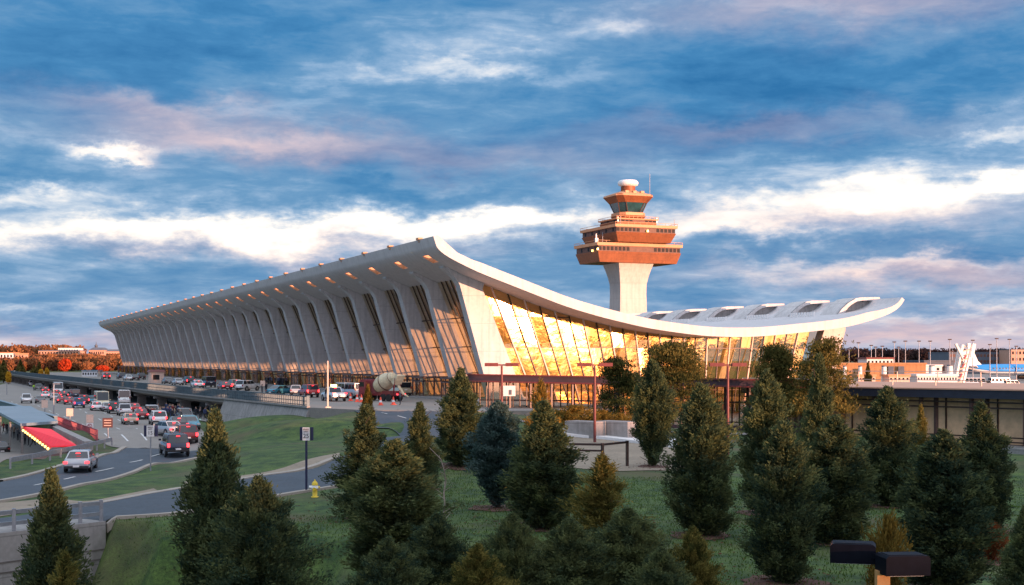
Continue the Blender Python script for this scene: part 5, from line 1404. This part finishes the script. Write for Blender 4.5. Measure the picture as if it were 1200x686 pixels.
# pines by the hall
def pine(px,top,Z,wpx,label,seed,pads,mat='leaf_pine'):
    p=at(px,500,Z); z0=gz(p.x,p.y); H=HC-(top-HOR)/F*Z-z0; R=wpx/2/F*Z; rs=np.random.default_rng(seed); rr=random.Random(seed)
    e=empty('pine_tree',(p.x,p.y,z0),0,label,'pine tree','pine trees before the golden glass end'); Cs=[];Ds=[];Tn=[];tm=MB()
    n=6; pts=[Vector((rr.gauss(0,.08)*k,rr.gauss(0,.08)*k,H*.95*k/n)) for k in range(n+1)]
    for k in range(n): tm.tube(pts[k],pts[k+1],.22*(1-k/n)+.03,.22*(1-(k+1)/n)+.03,n=8,cap=False)
    for q in range(pads):
        t=.22+.78*(q/pads)**.9; a=rr.random()*6.28; r=R*(.92-.66*max(0,t-.35)/.65)*rr.uniform(.35,1)
        k=min(n-1,int(t*.98*n)); b=pts[k].lerp(pts[k+1],t*.98*n-k); c=b+Vector((cos(a)*r,sin(a)*r,rr.uniform(-.1,.5)))
        tm.tube(b,c,.06,.02,n=5,cap=False)
        m=170; s=np.array([.55,.55,.2])*rr.uniform(.7,1.3)*(R/3.2)**.5
        Cs.append(np.array(c)+rs.normal(size=(m,3))*s); Ds.append(rs.normal(size=(m,3))*.6+np.array([cos(a)*.4,sin(a)*.4,.6])); Tn.append(np.clip(np.full(m,rr.random()*.7)+rs.normal(size=m)*.1,0,1))
    C=np.concatenate(Cs);D=np.concatenate(Ds)
    V=leaves(C,D,np.full(len(C),.34),np.full(len(C),.11),rs)
    o=bpy.data.objects.new('crown',fast_mesh('crown',V,np.arange(len(V)).reshape(-1,4),M[mat],attr=np.concatenate(Tn))); col.objects.link(o); o.parent=e
    tm.build('trunk',M['bark'],e)
pine(783,399,128,118,'sunlit olive pine with tiered branches before the golden glass, behind the lone teardrop cedar',1,95)
pine(722,416,132,56,'smaller sunlit pine left of the tiered olive pine before the golden glass',5,40)
pine(912,402,135,74,'dark green pine in front of the right part of the golden glass',2,75)
pine(962,396,130,84,'olive pine with level sunlit branches covering the far leaning pier',3,80)
# ------------------------------------------------------------------ far woods
def wood(name,n,fn,mat,per=150,card=1.6,seed=1,H=(8,14)):
    rs=np.random.default_rng(seed); Cs=[];Ds=[];Tn=[]
    for i in range(n):
        x,y,z=fn(rs); h=rs.uniform(*H); r=h*.36; m=per
        u=rs.normal(size=(m,3)); u/=np.linalg.norm(u,axis=1)[:,None]; u*=rs.random((m,1))**.4
        C=np.array([x,y,z+h*.55])+u*np.array([r,r,h*.47]); Cs.append(C); Ds.append(rs.normal(size=(m,3))+np.array([0,0,.4])); Tn.append(np.clip(np.full(m,rs.random()*.8)+rs.normal(size=m)*.1,0,1))
    C=np.concatenate(Cs); V=leaves(C,np.concatenate(Ds),np.full(len(C),card),np.full(len(C),card*.6),rs)
    o=bpy.data.objects.new(name,fast_mesh(name,V,np.arange(len(V)).reshape(-1,4),M[mat],attr=np.concatenate(Tn))); col.objects.link(o)
    return o
def wp(px,Z,z): p=at(px,HOR,Z); return p.x,p.y,z
o=wood('autumn_wood',420,lambda r:wp(r.uniform(-60,150),r.uniform(1000,1085),-3.2),'leaf_autumn',150,2.2,1,(6,11)); tag(o,'russet autumn woodland beyond the far end of the terminal','woodland',kind='stuff')
o=wood('autumn_wood',330,lambda r:wp(r.uniform(26,150),r.uniform(1130,1260),-3.2),'leaf_autumn',150,2.4,7,(10,14)); tag(o,'second belt of russet woodland rising behind the first at left',kind='stuff',cat='woodland')
o=wood('distant_wood',520,lambda r:wp(r.uniform(-90,98),r.uniform(1650,1900),2.0),'leaf_autumn',110,3.8,2,(13,23)); tag(o,'distant brown woodland on the skyline at left','woodland',kind='stuff')
o=wood('dark_wood',520,lambda r:wp(r.uniform(960,1290),r.uniform(1250,1400),2.0),'leaf_far',110,2.6,3,(9,15)); tag(o,'dark purple woodland on the skyline at right','woodland',kind='stuff')
# low hills under them
def hill(name,px0,px1,Z0,Z1,zt_,mat):
    m_=MB(); n=24; V=[]
    for k in range(n+1):
        px=px0+(px1-px0)*k/n
        e=sin(pi*k/n)**.4
        for Z,z in ((Z0,-3.6),(Z0*.35+Z1*.65,-3.6+(zt_+3.6)*e),(Z1,-3.6+(zt_+3.6)*e),(Z1*1.3,-3.8)):
            p=at(px,HOR,Z); V.append((p.x,p.y,z))
    m_.add(V,[(4*i+j,4*i+4+j,4*i+5+j,4*i+1+j) for i in range(n) for j in range(3)],0,True)
    o=m_.build(name,mat); tag(o,kind='structure'); return o
hill('hills',-400,420,1150,1900,2.2,M['grass']); hill('hills',850,1800,1000,1400,2.2,M['mulch'])
def big_tree(px,py_base,top,wpx,Z,mat,label,name='autumn_tree',seed=1,shape=1.0,group=None):
    p=at(px,HOR,Z); z0=-3.2; H=HC-(top-HOR)/F*Z-z0; R=wpx/2/F*Z; rs=np.random.default_rng(seed); m=900
    u=rs.normal(size=(m,3)); u/=np.linalg.norm(u,axis=1)[:,None]; u*=rs.random((m,1))**.35
    if shape<1: rad=np.clip(1-(u[:,2:3]*.5+.5),.05,1)**.8*1.3; u[:,:2]*=rad
    C=np.array([0,0,H*.54])+u*np.array([R,R,H*.47]); e=empty(name,(p.x,p.y,z0),0,label,'tree',group)
    V=leaves(C,rs.normal(size=(m,3))+np.array([0,0,.5]),np.full(m,1.25*Z/560),np.full(m,.7*Z/560),rs)
    o=bpy.data.objects.new('crown',fast_mesh('crown',V,np.arange(len(V)).reshape(-1,4),M[mat],attr=rs.random(m))); col.objects.link(o); o.parent=e
    MB().tube((0,0,0),(0,0,H*.6),.25,.12,n=7).build('trunk',M['bark'],e)
big_tree(76,437,421,15,990,'leaf_autumn_red','bright red autumn tree beyond the far end of the elevated road',seed=1)
big_tree(102,437,424,17,990,'leaf_autumn','orange autumn tree right of the bright red tree',seed=2)
big_tree(120,437,429,14,990,'leaf_autumn_red','low glowing orange red tree beside the foot of the terminal','autumn_tree',3)
for px,top,w,l in ((4,422,13,'leftmost dark evergreen behind the white truck'),(24,422,14,'dark evergreen, second from the left in the far row'),(40,429,13,'short dark evergreen at the right end of the far left row'),(46,424,7,'narrow dark evergreen spire beside the small yellow trees')):
    big_tree(px,441,top,w,500,'leaf_pine',l,'evergreen_tree',px,.5,'dark evergreens at the far left')
for px,top,l in ((10,436,'small yellow tree beside the white truck'),(48,433,'small yellow tree left of a twin in front of dark evergreens'),(55,432,'small yellow tree right of its twin near the road end')):
    big_tree(px,441,top,5,470,'leaf_autumn_yellow',l,'yellow_tree',px)
# ------------------------------------------------------------------ far buildings
def block(name,px0,px1,pyt,pyb,Z,label,wall,roofm='grey_wall',dep_=18,rows=1,cols=10,win='window_dark',roofh=0,cat='building',wf=.5,cap=True,zb=-3.6):
    p0=at(px0,HOR,Z); p1=at(px1,HOR,Z); c=(p0+p1)/2; w=(p1-p0).length; zt_=HC-(pyt-HOR)/F*Z
    z0=min(zb,HC-(pyb-HOR)/F*Z); e=empty(name,(c.x,c.y,z0),FACE,label,cat); h=zt_-z0; hv=zt_-(HC-(pyb-HOR)/F*Z)
    MB().box((0,dep_/2,h/2),(w,dep_,h)).build('wall',M[wall],e)
    if roofh: MB().box((0,dep_/2,h+roofh/2),(w+.8,dep_+.8,roofh),top=.55 if roofh>1.5 else .98).build('roof',M[roofm],e)
    elif cap: MB().box((0,dep_/2,h+.2),(w+.4,dep_+.4,.4)).build('roof',M[roofm],e)
    for r in range(rows):
        for k in range(cols):
            x=-w/2+w*(k+.5)/cols; z=h-hv*(r+.5)/rows
            MB().box((x,-.03,z),(w/cols*wf,.08,hv/rows*.45)).build('window',M[win],e)
    return e
block('warehouse',45,92,411.5,416,1400,'long low pale building on the left skyline, sunlit','pink_stucco','grey_wall',20,1,14,roofh=.8)
block('office_block',68,92,408,415,1430,'taller pale block behind the long low building on the left skyline','white','grey_wall',16,1,8)
block('house',0,15,414,421,1100,'glowing sunlit pale building at the far left edge above the woods','white','rust_light',14,1,4,roofh=.6)
block('house',18,28,415.5,420,1100,'small pale sunlit house right of the one at the far left edge','pink_stucco','rust_light',10,1,3,roofh=1)
ch=block('hall_with_cupola',104,122,410.5,417,1350,'pale building with grey hipped roof and small cupola on the left skyline','pink_stucco','grey_wall',18,1,7,roofh=2.6)
hh=[c for c in ch.children if c.name.startswith('roof')][0]
MB().lathe((-3,9,HC+11.5/1600*1350+3.6+1.4),[(1.5,0),(1.5,2.6),(1.9,2.8),(.5,4.6),(.12,7.2)],n=10).build('cupola',M['grey_wall'],hh)
block('house',124,140,412,420,1300,'pinkish gabled building touching the terminal outline on the left skyline','pink_stucco','grey_wall',14,1,5,roofh=2.0)
# long blurred vehicles / white awning by the far deck end
block('site_cabin',96,114,435.5,441,430,'long white cabin behind the far end of the elevated road','white_paint','roof_slate',5,1,6,cap=True)
# right: service buildings
block('service_building',978,1085,427.5,447,300,'orange brick service building with small roof units right of the hall','orange_brick','orange_brick',26,1,1,wf=.0,cap=True)
sb=block('control_room',1016,1047,421,428,306,'small pale room with red trimmed roof on top of the orange service building','white','post_red',8,1,7,wf=.45,cap=True,zb=3.9)
for i,(px,w) in enumerate(((1044,2.2),(1056,2.4))):
    p=at(px,HOR,299.5); o=MB().box((0,0,0),(w*.55,.3,1.9)).build('wall_louvre',M['grey_wall'],loc=(p.x,p.y,HC-(434.5-HOR)/F*300)); o.rotation_euler=(0,0,FACE); tag(o,('left' if i==0 else 'right')+' dark louvred opening high on the orange service building wall','louvre')
for px,pt,w,l in ((990,430,4.6,'white tapered steel stack nearest the hall on the orange building front'),(1008,430,5,'white tapered stack behind the small cone tree'),(1036,430,6.5,'white tapered stack at the middle of the orange building front'),(1092,429.5,7.5,'wide white tapered stack right of the orange building'),(1113,429,7.5,'wide white tapered stack just left of the leaning white tower')):
    Z=285; p=at(px,HOR,Z); r=w/2/F*Z; H=HC-(pt-HOR)/F*Z+3.2
    e=empty('vent_stack',(p.x,p.y,-3.2),0,l,'vent stack','white tapered stacks along the apron')
    MB().lathe((0,0,0),[(r*1.25,0),(r*.85,H)],n=18).build('shell',M['white'],e); MB().lathe((0,0,H),[(r*.9,0),(r*.9,.25),(r*.6,.25)],n=18).build('rim',M['grey_wall'],e)
for i,(px0,px1) in enumerate(((1006,1026),(1042,1066))):
    block('ground_shed',px0,px1,441.5,447,262,('left' if i==0 else 'right')+' of two low pale sunlit sheds at the foot of the orange building','sign_peach','rust_light',5,1,5,wf=.4)
block('low_terminal',1075,1122,441,447,268,'long low white ribbed building left of the leaning white tower','white_paint','white',8,1,14,wf=.4)
block('hangar',1083,1118,423.5,441,560,'dark blue grey hangar behind the white stacks','grey_wall','grey_wall',30,1,4)
block('mobile_lounge',1085,1104,429.5,436,330,'white cabin with two dark square windows beside the wide white stack','white_paint','white',6,1,2,wf=.28,zb=2.0)
block('concourse',1112,1200,413.5,434,820,'long grey multi level concourse with rows of red brown openings behind the blue jet','grey_wall','grey_wall',40,3,22,win='rust_dark',wf=.7)
block('concourse_tower',1185,1206,410,425,800,'orange sunlit upper block at the right end of the grey concourse','pink_stucco','grey_wall',20,2,5)
# floodlight masts
for i,(px,pt,Z) in enumerate(((995,410,480),(1006,402,420),(1021,405,520),(1026,407,540),(1034,406,560),(1048,401,400),(1053,407,520),(1061,400,360),(1077,400,420),(1090,400,380),(1113,398,420),(1116,412,600),(1140,399,440),(1160,404,520),(1168,397,420),(1183,398,430),(1191,406,560))):
    p=at(px,HOR,Z); H=HC-(pt-HOR)/F*Z+3.2
    e=empty('floodlight_mast',(p.x,p.y,-3.2),FACE,'slim grey floodlight mast standing on the apron at right against the pink horizon','floodlight mast','floodlight masts on the apron')
    MB().tube((0,0,0),(0,0,H),.20*Z/450,.10*Z/450,n=8).build('mast',M['galv'],e); MB().box((0,0,H),(1.1*Z/450,.5,.35*Z/450)).build('lamp_head',M['bronze'],e)
# leaning white service tower
Z=330; a=at(1121,447,Z); b=at(1134,404,Z)
lt=empty('boarding_tower',(a.x,a.y,-3.2),0,'tall leaning white lattice tower with splayed top before the blue jet tail','tower')
o0=Vector((a.x,a.y,-3.2)); R3=Vector((RT[0],RT[1],0)); a=Vector((a.x,a.y,-3.2)); 
m_=MB()
for s in (-1,1): 
    for dd in (0,2.2): m_.bar(a-o0+R3*s*.95+Vector((FW[0],FW[1],0))*dd, b-o0+R3*s*1.15+Vector((FW[0],FW[1],0))*dd,.55,.4)
m_.build('leg',M['white'],lt)
m_=MB()
for k in range(11):
    t=(k+.5)/11; c=a.lerp(b,t)-o0; m_.bar(c-R3*.9,c+R3*.9+Vector((0,0,.5)),.3,.3)
m_.build('brace',M['sign_peach'],lt)
m_=MB()
for t in (.35,.55,.72): c=a.lerp(b,t)-o0; m_.bar(c-R3*.25-Vector((FW[0],FW[1],0))*.4,c+R3*.25+Vector((0,0,.8))-Vector((FW[0],FW[1],0))*.4,.4,.4)
m_.build('red_panel',M['red_fence'],lt)
m_=MB(); c=b-o0; m_.bar(c-R3*1.0-Vector((0,0,3.6)),c-R3*2.9+Vector((0,0,.2)),.9,.5); m_.bar(c+R3*.9-Vector((0,0,3)),c+R3*1.5+Vector((0,0,.2)),.9,.5); m_.box(c+R3*.1+Vector((0,0,-.2)),(.8,.8,1.0)); m_.build('splayed_top',M['white'],lt)
m_=MB(); m_.box(a-o0+R3*1.5+Vector((0,0,1.2)),(6.5,4,2.6),rz=FACE); m_.build('base',M['sign_peach'],lt)
# jet airliner, seen side on, tail towards the left
Z=560; t0=at(1129,429,Z); jp=Vector((t0.x,t0.y,-3.2)); jet=empty('jet_airliner',jp,FACE+.12,'blue topped jet airliner with white tail fin on the apron at right','airliner')
def jy(py): return HC-(py-HOR)/F*Z+3.2
zc=jy(433.6); Rj=jy(426.8)-zc
st=[(0,.12,.55),(2,.30,.48),(6,.62,.28),(11,.9,.06),(16,1,0),(52,1,0),(58,.85,-.08),(62,.5,-.22),(64,.12,-.35)]
m_=MB(); V=[]; n=20
for x,r,dz in st:
    for k in range(n): a_=2*pi*k/n; V.append((x,cos(a_)*Rj*r,zc+dz*Rj+sin(a_)*Rj*r))
for i in range(len(st)-1):
    for k in range(n):
        mid=(k+.5)/n*2*pi; mi=0 if sin(mid)>-.25 else 1
        m_.add([V[i*n+k],V[i*n+(k+1)%n],V[(i+1)*n+(k+1)%n],V[(i+1)*n+k]],[(0,3,2,1)],mi,False)
m_.add(V[:n],[tuple(range(n))]); m_.add(V[-n:],[tuple(range(n))])
m_.build('fuselage',[M['klm_blue'],M['white']],jet)
fin=[(1.0,zc+.45*Rj),(8.0,zc+.80*Rj),(6.2,zc+1.5*Rj),(4.2,jy(411.5)),(-.6,jy(411.5)),(-.2,zc+1.5*Rj)]
MB().prism([(x,z) for x,z in fin],-.25,.25).build('tail_fin',M['white'],jet)
for s in (-1,1):
    V=[(1,s*.8,zc+.5*Rj),(6,s*.9,zc+.4*Rj),(1.6,s*8.5,zc+.75*Rj),(-1.0,s*8.5,zc+.75*Rj)]
    m_=MB(); m_.add(V,[(0,1,2,3)]); m_.add([(x,y,z-.25) for x,y,z in V],[(3,2,1,0)]); m_.add(V+[(x,y,z-.25) for x,y,z in V],[(0,4,5,1),(1,5,6,2),(2,6,7,3),(3,7,4,0)]); m_.build('tailplane',M['white'],jet)
    V=[(26,s*2,zc-.6*Rj),(36,s*2,zc-.6*Rj),(22,s*27,zc+.1*Rj),(18.5,s*27,zc+.1*Rj)]
    m_=MB(); m_.add(V,[(0,1,2,3)]); m_.add([(x,y,z-.7) for x,y,z in V],[(3,2,1,0)]); m_.add(V+[(x,y,z-.7) for x,y,z in V],[(0,4,5,1),(1,5,6,2),(2,6,7,3),(3,7,4,0)]); m_.build('wing',M['white'],jet)
    MB().tube((28,s*9,zc-1.15*Rj),(33.5,s*9,zc-1.15*Rj),1.2,1.4,n=16).build('engine',M['dark'],jet)
    MB().tube((30,s*2.6,zc-.8*Rj),(30,s*2.6,.9),.3,n=8).tube((29,s*2.2,.8),(29,s*3.2,.8),.8,n=14).tube((31,s*2.2,.8),(31,s*3.2,.8),.8,n=14).build('landing_gear',M['rubber'],jet)
for k in range(30): MB().box((12+k*1.35,-Rj-.0,zc+.28*Rj),(.5,.12,.5)).build('cabin_window',M['dark'],jet)
# service vehicles under the jet
for i,(px,c) in enumerate(((1143,'white'),(1156,'grey'),(1172,'white'),(1186,'silver'))):
    p=at(px,HOR,420); place('van' if i%2 else 'shuttle',c,(p.x,p.y,-3.1),FACE+.1*i,['white service bus under the tail of the blue jet','grey service van beneath the blue jet, second from its tail','white service bus beneath the wing of the blue jet','silver service van at the right end of the row beneath the blue jet'][i],'service vehicle',group='service vehicles under the jet')
# ------------------------------------------------------------------ apron
m_=MB(); A=[at(880,HOR,200),at(1700,HOR,150),at(1700,HOR,1000),at(960,HOR,1000)]
m_.add([(p.x,p.y,-3.13) for p in A],[(0,1,2,3)]); o=m_.build('apron',M['road_concrete']); tag(o,kind='structure')
m_=MB(); A=[at(-200,HOR,460),at(150,HOR,520),at(150,HOR,535),at(-200,HOR,475)]
m_.add([(p.x,p.y,-3.13) for p in A],[(0,1,2,3)]); o=m_.build('far_road',M['road_concrete']); tag(o,kind='structure')
# ------------------------------------------------------------------ ridge behind the viewer (shades the low ground at sunset)
SAZ=(.408,-.914); ELEV=2.5
SE=tan(radians(ELEV))
rs=random.Random(4); n=220; S0=-150; V=[]
def rtop(t):
    z=2.95-S0*SE
    return z+.30*sin(t*.9)+.22*sin(t*2.3+1)+.15*sin(t*5.1)
for k in range(n+1):
    t=-420+1000*k/n
    z=rtop(t)
    e=min(1,(t+420)/80,(580-t)/80); z=-3.2+(z+3.2)*max(0,e)
    for ds,zz_ in ((34,-3.5),(4,z-.9),(0,z),(-6,z-.2),(-60,-3.5)):
        s=S0+ds; V.append((-.408*s+.914*t,.914*s+.408*t,zz_))
m_=MB(); m_.add(V,[(5*i+j,5*i+5+j,5*i+6+j,5*i+1+j) for i in range(n) for j in range(4)],0,False)
o=m_.build('ridge',M['grass']); tag(o,kind='structure')
# ------------------------------------------------------------------ sky
w=bpy.data.worlds.new('World'); scene.world=w; w.use_nodes=True; nt=w.node_tree
for q in list(nt.nodes): nt.nodes.remove(q)
def mth(op,a,b=None,c=None):
    n_=nt.nodes.new('ShaderNodeMath'); n_.operation=op
    for i,v in enumerate((a,b,c)):
        if v is None: continue
        if isinstance(v,(int,float)): n_.inputs[i].default_value=v
        else: nt.links.new(v,n_.inputs[i])
    return n_.outputs[0]
def mixc(f,a,b,mode='MIX'):
    n_=nt.nodes.new('ShaderNodeMix'); n_.data_type='RGBA'; n_.blend_type=mode
    for i,v in ((0,f),(6,a),(7,b)):
        if isinstance(v,(int,float)): n_.inputs[i].default_value=v
        elif isinstance(v,tuple): n_.inputs[i].default_value=(*v,1)
        else: nt.links.new(v,n_.inputs[i])
    return n_.outputs[2]
tc=nt.nodes.new('ShaderNodeTexCoord'); sp=nt.nodes.new('ShaderNodeSeparateXYZ'); nt.links.new(tc.outputs['Generated'],sp.inputs[0])
X,Y,Zd=sp.outputs
fx=mth('ADD',mth('MULTIPLY',X,FW[0]),mth('MULTIPLY',Y,FW[1])); rx=mth('ADD',mth('MULTIPLY',X,RT[0]),mth('MULTIPLY',Y,RT[1]))
az=mth('ARCTAN2',rx,fx); el=mth('ARCSINE',mth('MINIMUM',mth('MAXIMUM',Zd,-1.0),1.0))
U=mth('MULTIPLY',az,16.0); Vv=mth('MULTIPLY',el,16.0)     # 1 unit = 100 photo pixels
def cv(u,v,wz=0.0):
    n_=nt.nodes.new('ShaderNodeCombineXYZ')
    for i,q in enumerate((u,v,wz)):
        if isinstance(q,(int,float)): n_.inputs[i].default_value=q
        else: nt.links.new(q,n_.inputs[i])
    return n_.outputs[0]
def noi(vec,sc,det=6,rough=.6,dist=0):
    n_=nt.nodes.new('ShaderNodeTexNoise'); n_.inputs['Scale'].default_value=sc; n_.inputs['Detail'].default_value=det; n_.inputs['Roughness'].default_value=rough; n_.inputs['Distortion'].default_value=dist
    nt.links.new(vec,n_.inputs['Vector']); return n_.outputs['Fac']
# stretched cloud coordinates: flatter towards the horizon
Vp=mth('POWER',mth('MAXIMUM',mth('ADD',Vv,.25),.01),.75)
wv=cv(mth('MULTIPLY',mth('MULTIPLY_ADD',Vv,.5,U),.36),mth('MULTIPLY',Vp,2.9))
wob=mth('SUBTRACT',noi(cv(mth('MULTIPLY',U,.5),mth('MULTIPLY',Vp,1.3),3.1),1.1,7,.62),.5)
wob2=mth('SUBTRACT',noi(cv(mth('MULTIPLY',U,.7),mth('MULTIPLY',Vp,2.2),9.1),1.3,7,.62),.5)
Uw=mth('MULTIPLY_ADD',wob,2.1,U); Vw=mth('MULTIPLY_ADD',wob2,1.0,Vv)
base=noi(wv,1.0,10,.60,.45); fine=noi(cv(mth('MULTIPLY',U,1.0),mth('MULTIPLY',Vp,6.0),5),1.6,9,.62,.35)
B=mth('ADD',mth('MULTIPLY',mth('SUBTRACT',base,.5),1.75),mth('MULTIPLY',mth('SUBTRACT',fine,.5),1.0))
def gauss(px,py,sx,sy,amp,tilt=0.0):
    u0=(px-600)/100; v0=(HOR-py)/100
    du=mth('MULTIPLY',mth('SUBTRACT',Uw,u0),100/sx); dv=mth('MULTIPLY',mth('SUBTRACT',mth('MULTIPLY_ADD',mth('SUBTRACT',Uw,u0),-tilt,Vw),v0),100/sy)
    r2=mth('ADD',mth('MULTIPLY',du,du),mth('MULTIPLY',dv,dv))
    return mth('MULTIPLY',mth('POWER',2.71828,mth('MULTIPLY',r2,-1.0)),amp)
BR=[(140,186,70,9,.75),(60,240,90,13,.62),(130,276,240,20,.72),(420,270,260,22,.78),(580,256,130,14,.40),(1010,240,190,27,.92,.06),(400,95,60,10,.3),(760,30,80,12,.25),(160,182,70,8,.3),(930,200,120,12,.25),(500,215,120,10,.25),(1180,222,90,18,.6),(650,250,90,16,.5),(860,262,90,16,.5),
    (1130,175,90,10,.55),(560,85,90,14,.30),(660,38,110,16,.30,.1),(1060,312,160,10,.62),(1150,372,120,8,.35),(200,135,60,10,.30),(320,170,100,11,.34),(80,365,60,7,.25),(1140,155,60,8,.3),(700,228,60,10,.3),(610,60,40,7,.3)]
DK=[(100,80,190,60,-.34),(900,130,330,48,-.42,.08),(420,230,230,18,-.22),(600,180,340,24,-.22),(200,330,300,26,-.26),(950,292,200,10,-.30),(640,300,160,22,-.18),(900,345,300,14,-.15),(40,215,90,8,-.2)]
for q in BR+DK: B=mth('ADD',B,gauss(*q))
# overall lighter towards the horizon
B=mth('ADD',B,mth('MULTIPLY',mth('POWER',2.71828,mth('MULTIPLY',Vv,-1.6)),.30))
r=nt.nodes.new('ShaderNodeValToRGB'); top=nt.nodes.new('ShaderNodeMapRange'); top.interpolation_type='SMOOTHSTEP'; nt.links.new(Vv,top.inputs['Value']); top.inputs['From Min'].default_value=1.6; top.inputs['From Max'].default_value=3.6; top.inputs['To Max'].default_value=.16
B=mth('SUBTRACT',B,top.outputs[0]); B=mth('ADD',B,gauss(560,85,120,16,.30)); nt.links.new(mth('MULTIPLY_ADD',B,.5,.41),r.inputs[0])
cr=r.color_ramp
CS=[(.0,(.005,.088,.23)),(.20,(.024,.130,.285)),(.38,(.072,.180,.325)),(.52,(.165,.262,.395)),(.64,(.34,.395,.475)),(.77,(.60,.575,.56)),(1.0,(.84,.80,.73))]
cr.elements[0].position=CS[0][0]; cr.elements[0].color=(*CS[0][1],1); cr.elements[1].position=CS[-1][0]; cr.elements[1].color=(*CS[-1][1],1)
for p_,c_ in CS[1:-1]: e_=cr.elements.new(p_); e_.color=(*c_,1)
c=r.outputs[0]
# rose tint on selected cloud sides
pk=None
for q in [(300,170,170,20,.75),(200,140,120,16,.5),(1000,20,240,30,.55),(880,160,200,16,.3),(1040,318,190,16,.7),(980,262,220,18,.45),(1090,395,220,26,.85),(100,405,180,18,.55),(560,190,220,18,.3),(700,400,260,16,.4),(300,292,260,14,.4),(1150,335,120,12,.45)]:
    g_=gauss(*q); pk=g_ if pk is None else mth('ADD',pk,g_)
pk=mth('MINIMUM',mth('MULTIPLY',pk,mth('MULTIPLY_ADD',fine,.8,.45)),.9)
lum=mth('MULTIPLY_ADD',B,.28,.52)
pkc=mixc(mth('MINIMUM',mth('MAXIMUM',lum,0.0),1.0),(.19,.17,.27),(.62,.42,.38))
c=mixc(pk,c,pkc)
# sunset side of the sky, behind the viewer
sd=mth('ADD',mth('MULTIPLY',X,SAZ[0]),mth('MULTIPLY',Y,SAZ[1])); sdc=mth('MAXIMUM',sd,0.0)
gl1=mth('MULTIPLY',mth('POWER',sdc,9.0),mth('POWER',2.71828,mth('MULTIPLY',Vv,-.30)))
streak=mth('MULTIPLY_ADD',noi(cv(mth('MULTIPLY',X,2),mth('MULTIPLY',Y,2),mth('MULTIPLY',Zd,14)),1.5,6,.6),2.6,-.55)
gl1=mth('MULTIPLY',gl1,mth('MAXIMUM',streak,.12))
wide=mth('MULTIPLY',mth('POWER',mth('MAXIMUM',mth('MULTIPLY_ADD',sd,.72,.28),0.0),1.6),mth('POWER',2.71828,mth('MULTIPLY',mth('ABSOLUTE',Vv),-.09)))  # broad brightness added behind the viewer to lift the shaded facade
wd_=cv(wide,wide,wide); c=mixc(1.0,c,mixc(1.0,(.95,.78,.88),wd_,'MULTIPLY'),'ADD')
glow=mixc(1.0,(2.3,.98,.24),cv(gl1,gl1,gl1),'MULTIPLY')
c=mixc(1.0,c,glow,'ADD')
sky=nt.nodes.new('ShaderNodeTexSky'); sky.sky_type='NISHITA'; sky.sun_disc=False; sky.sun_elevation=radians(ELEV); sky.sun_rotation=atan2(SAZ[0],SAZ[1]); sky.altitude=100
ov=nt.nodes.new('ShaderNodeMapRange'); ov.interpolation_type='SMOOTHSTEP'; nt.links.new(el,ov.inputs['Value']); ov.inputs['From Min'].default_value=.36; ov.inputs['From Max'].default_value=.85
c=mixc(ov.outputs[0],c,mixc(noi(cv(X,Y),3.0,5),(.42,.50,.64),(.98,1.0,1.08)))     # brighter cloud added overhead, out of view, to fill the shade
cl=mixc(1.0,c,(10,10,10),'MULTIPLY')
tot=mixc(.90,sky.outputs[0],cl)
below=mth('LESS_THAN',Zd,-.02)
tot=mixc(below,tot,(.6,.6,.7))
bg=nt.nodes.new('ShaderNodeBackground'); bg.inputs[1].default_value=.1; nt.links.new(tot,bg.inputs[0])
ow=nt.nodes.new('ShaderNodeOutputWorld'); nt.links.new(bg.outputs[0],ow.inputs[0])
w.cycles.sampling_method='MANUAL'; w.cycles.sample_map_resolution=1024
sl=bpy.data.lights.new('sun','SUN'); sl.energy=4.9; sl.angle=radians(.55); sl.color=(1,.49,.30)
so_=bpy.data.objects.new('sun',sl); col.objects.link(so_)
sd_=Vector((SAZ[0],SAZ[1],SE)).normalized(); so_.rotation_euler=sd_.to_track_quat('Z','Y').to_euler(); so_.location=(60,-60,60)
# ------------------------------------------------------------------ camera and view
cam=bpy.data.cameras.new('camera'); cam.sensor_width=36; cam.lens=F/1200*36; cam.shift_y=(HOR-343)/1200; cam.clip_start=.5; cam.clip_end=20000
co=bpy.data.objects.new('camera',cam); col.objects.link(co); co.location=(0,0,HC); co.rotation_euler=(pi/2,0,-YAW); scene.camera=co
scene.view_settings.view_transform='Standard'; scene.view_settings.look='None'; scene.view_settings.gamma=1; scene.view_settings.exposure=.9; scene.view_settings.use_curve_mapping=False
scene.cycles.max_bounces=8; scene.cycles.transparent_max_bounces=12; scene.cycles.glossy_bounces=3; scene.cycles.diffuse_bounces=3; scene.cycles.sample_clamp_indirect=4; scene.cycles.use_denoising=True
for o in list(scene.objects):
    if '__proto' in o: del o['__proto']
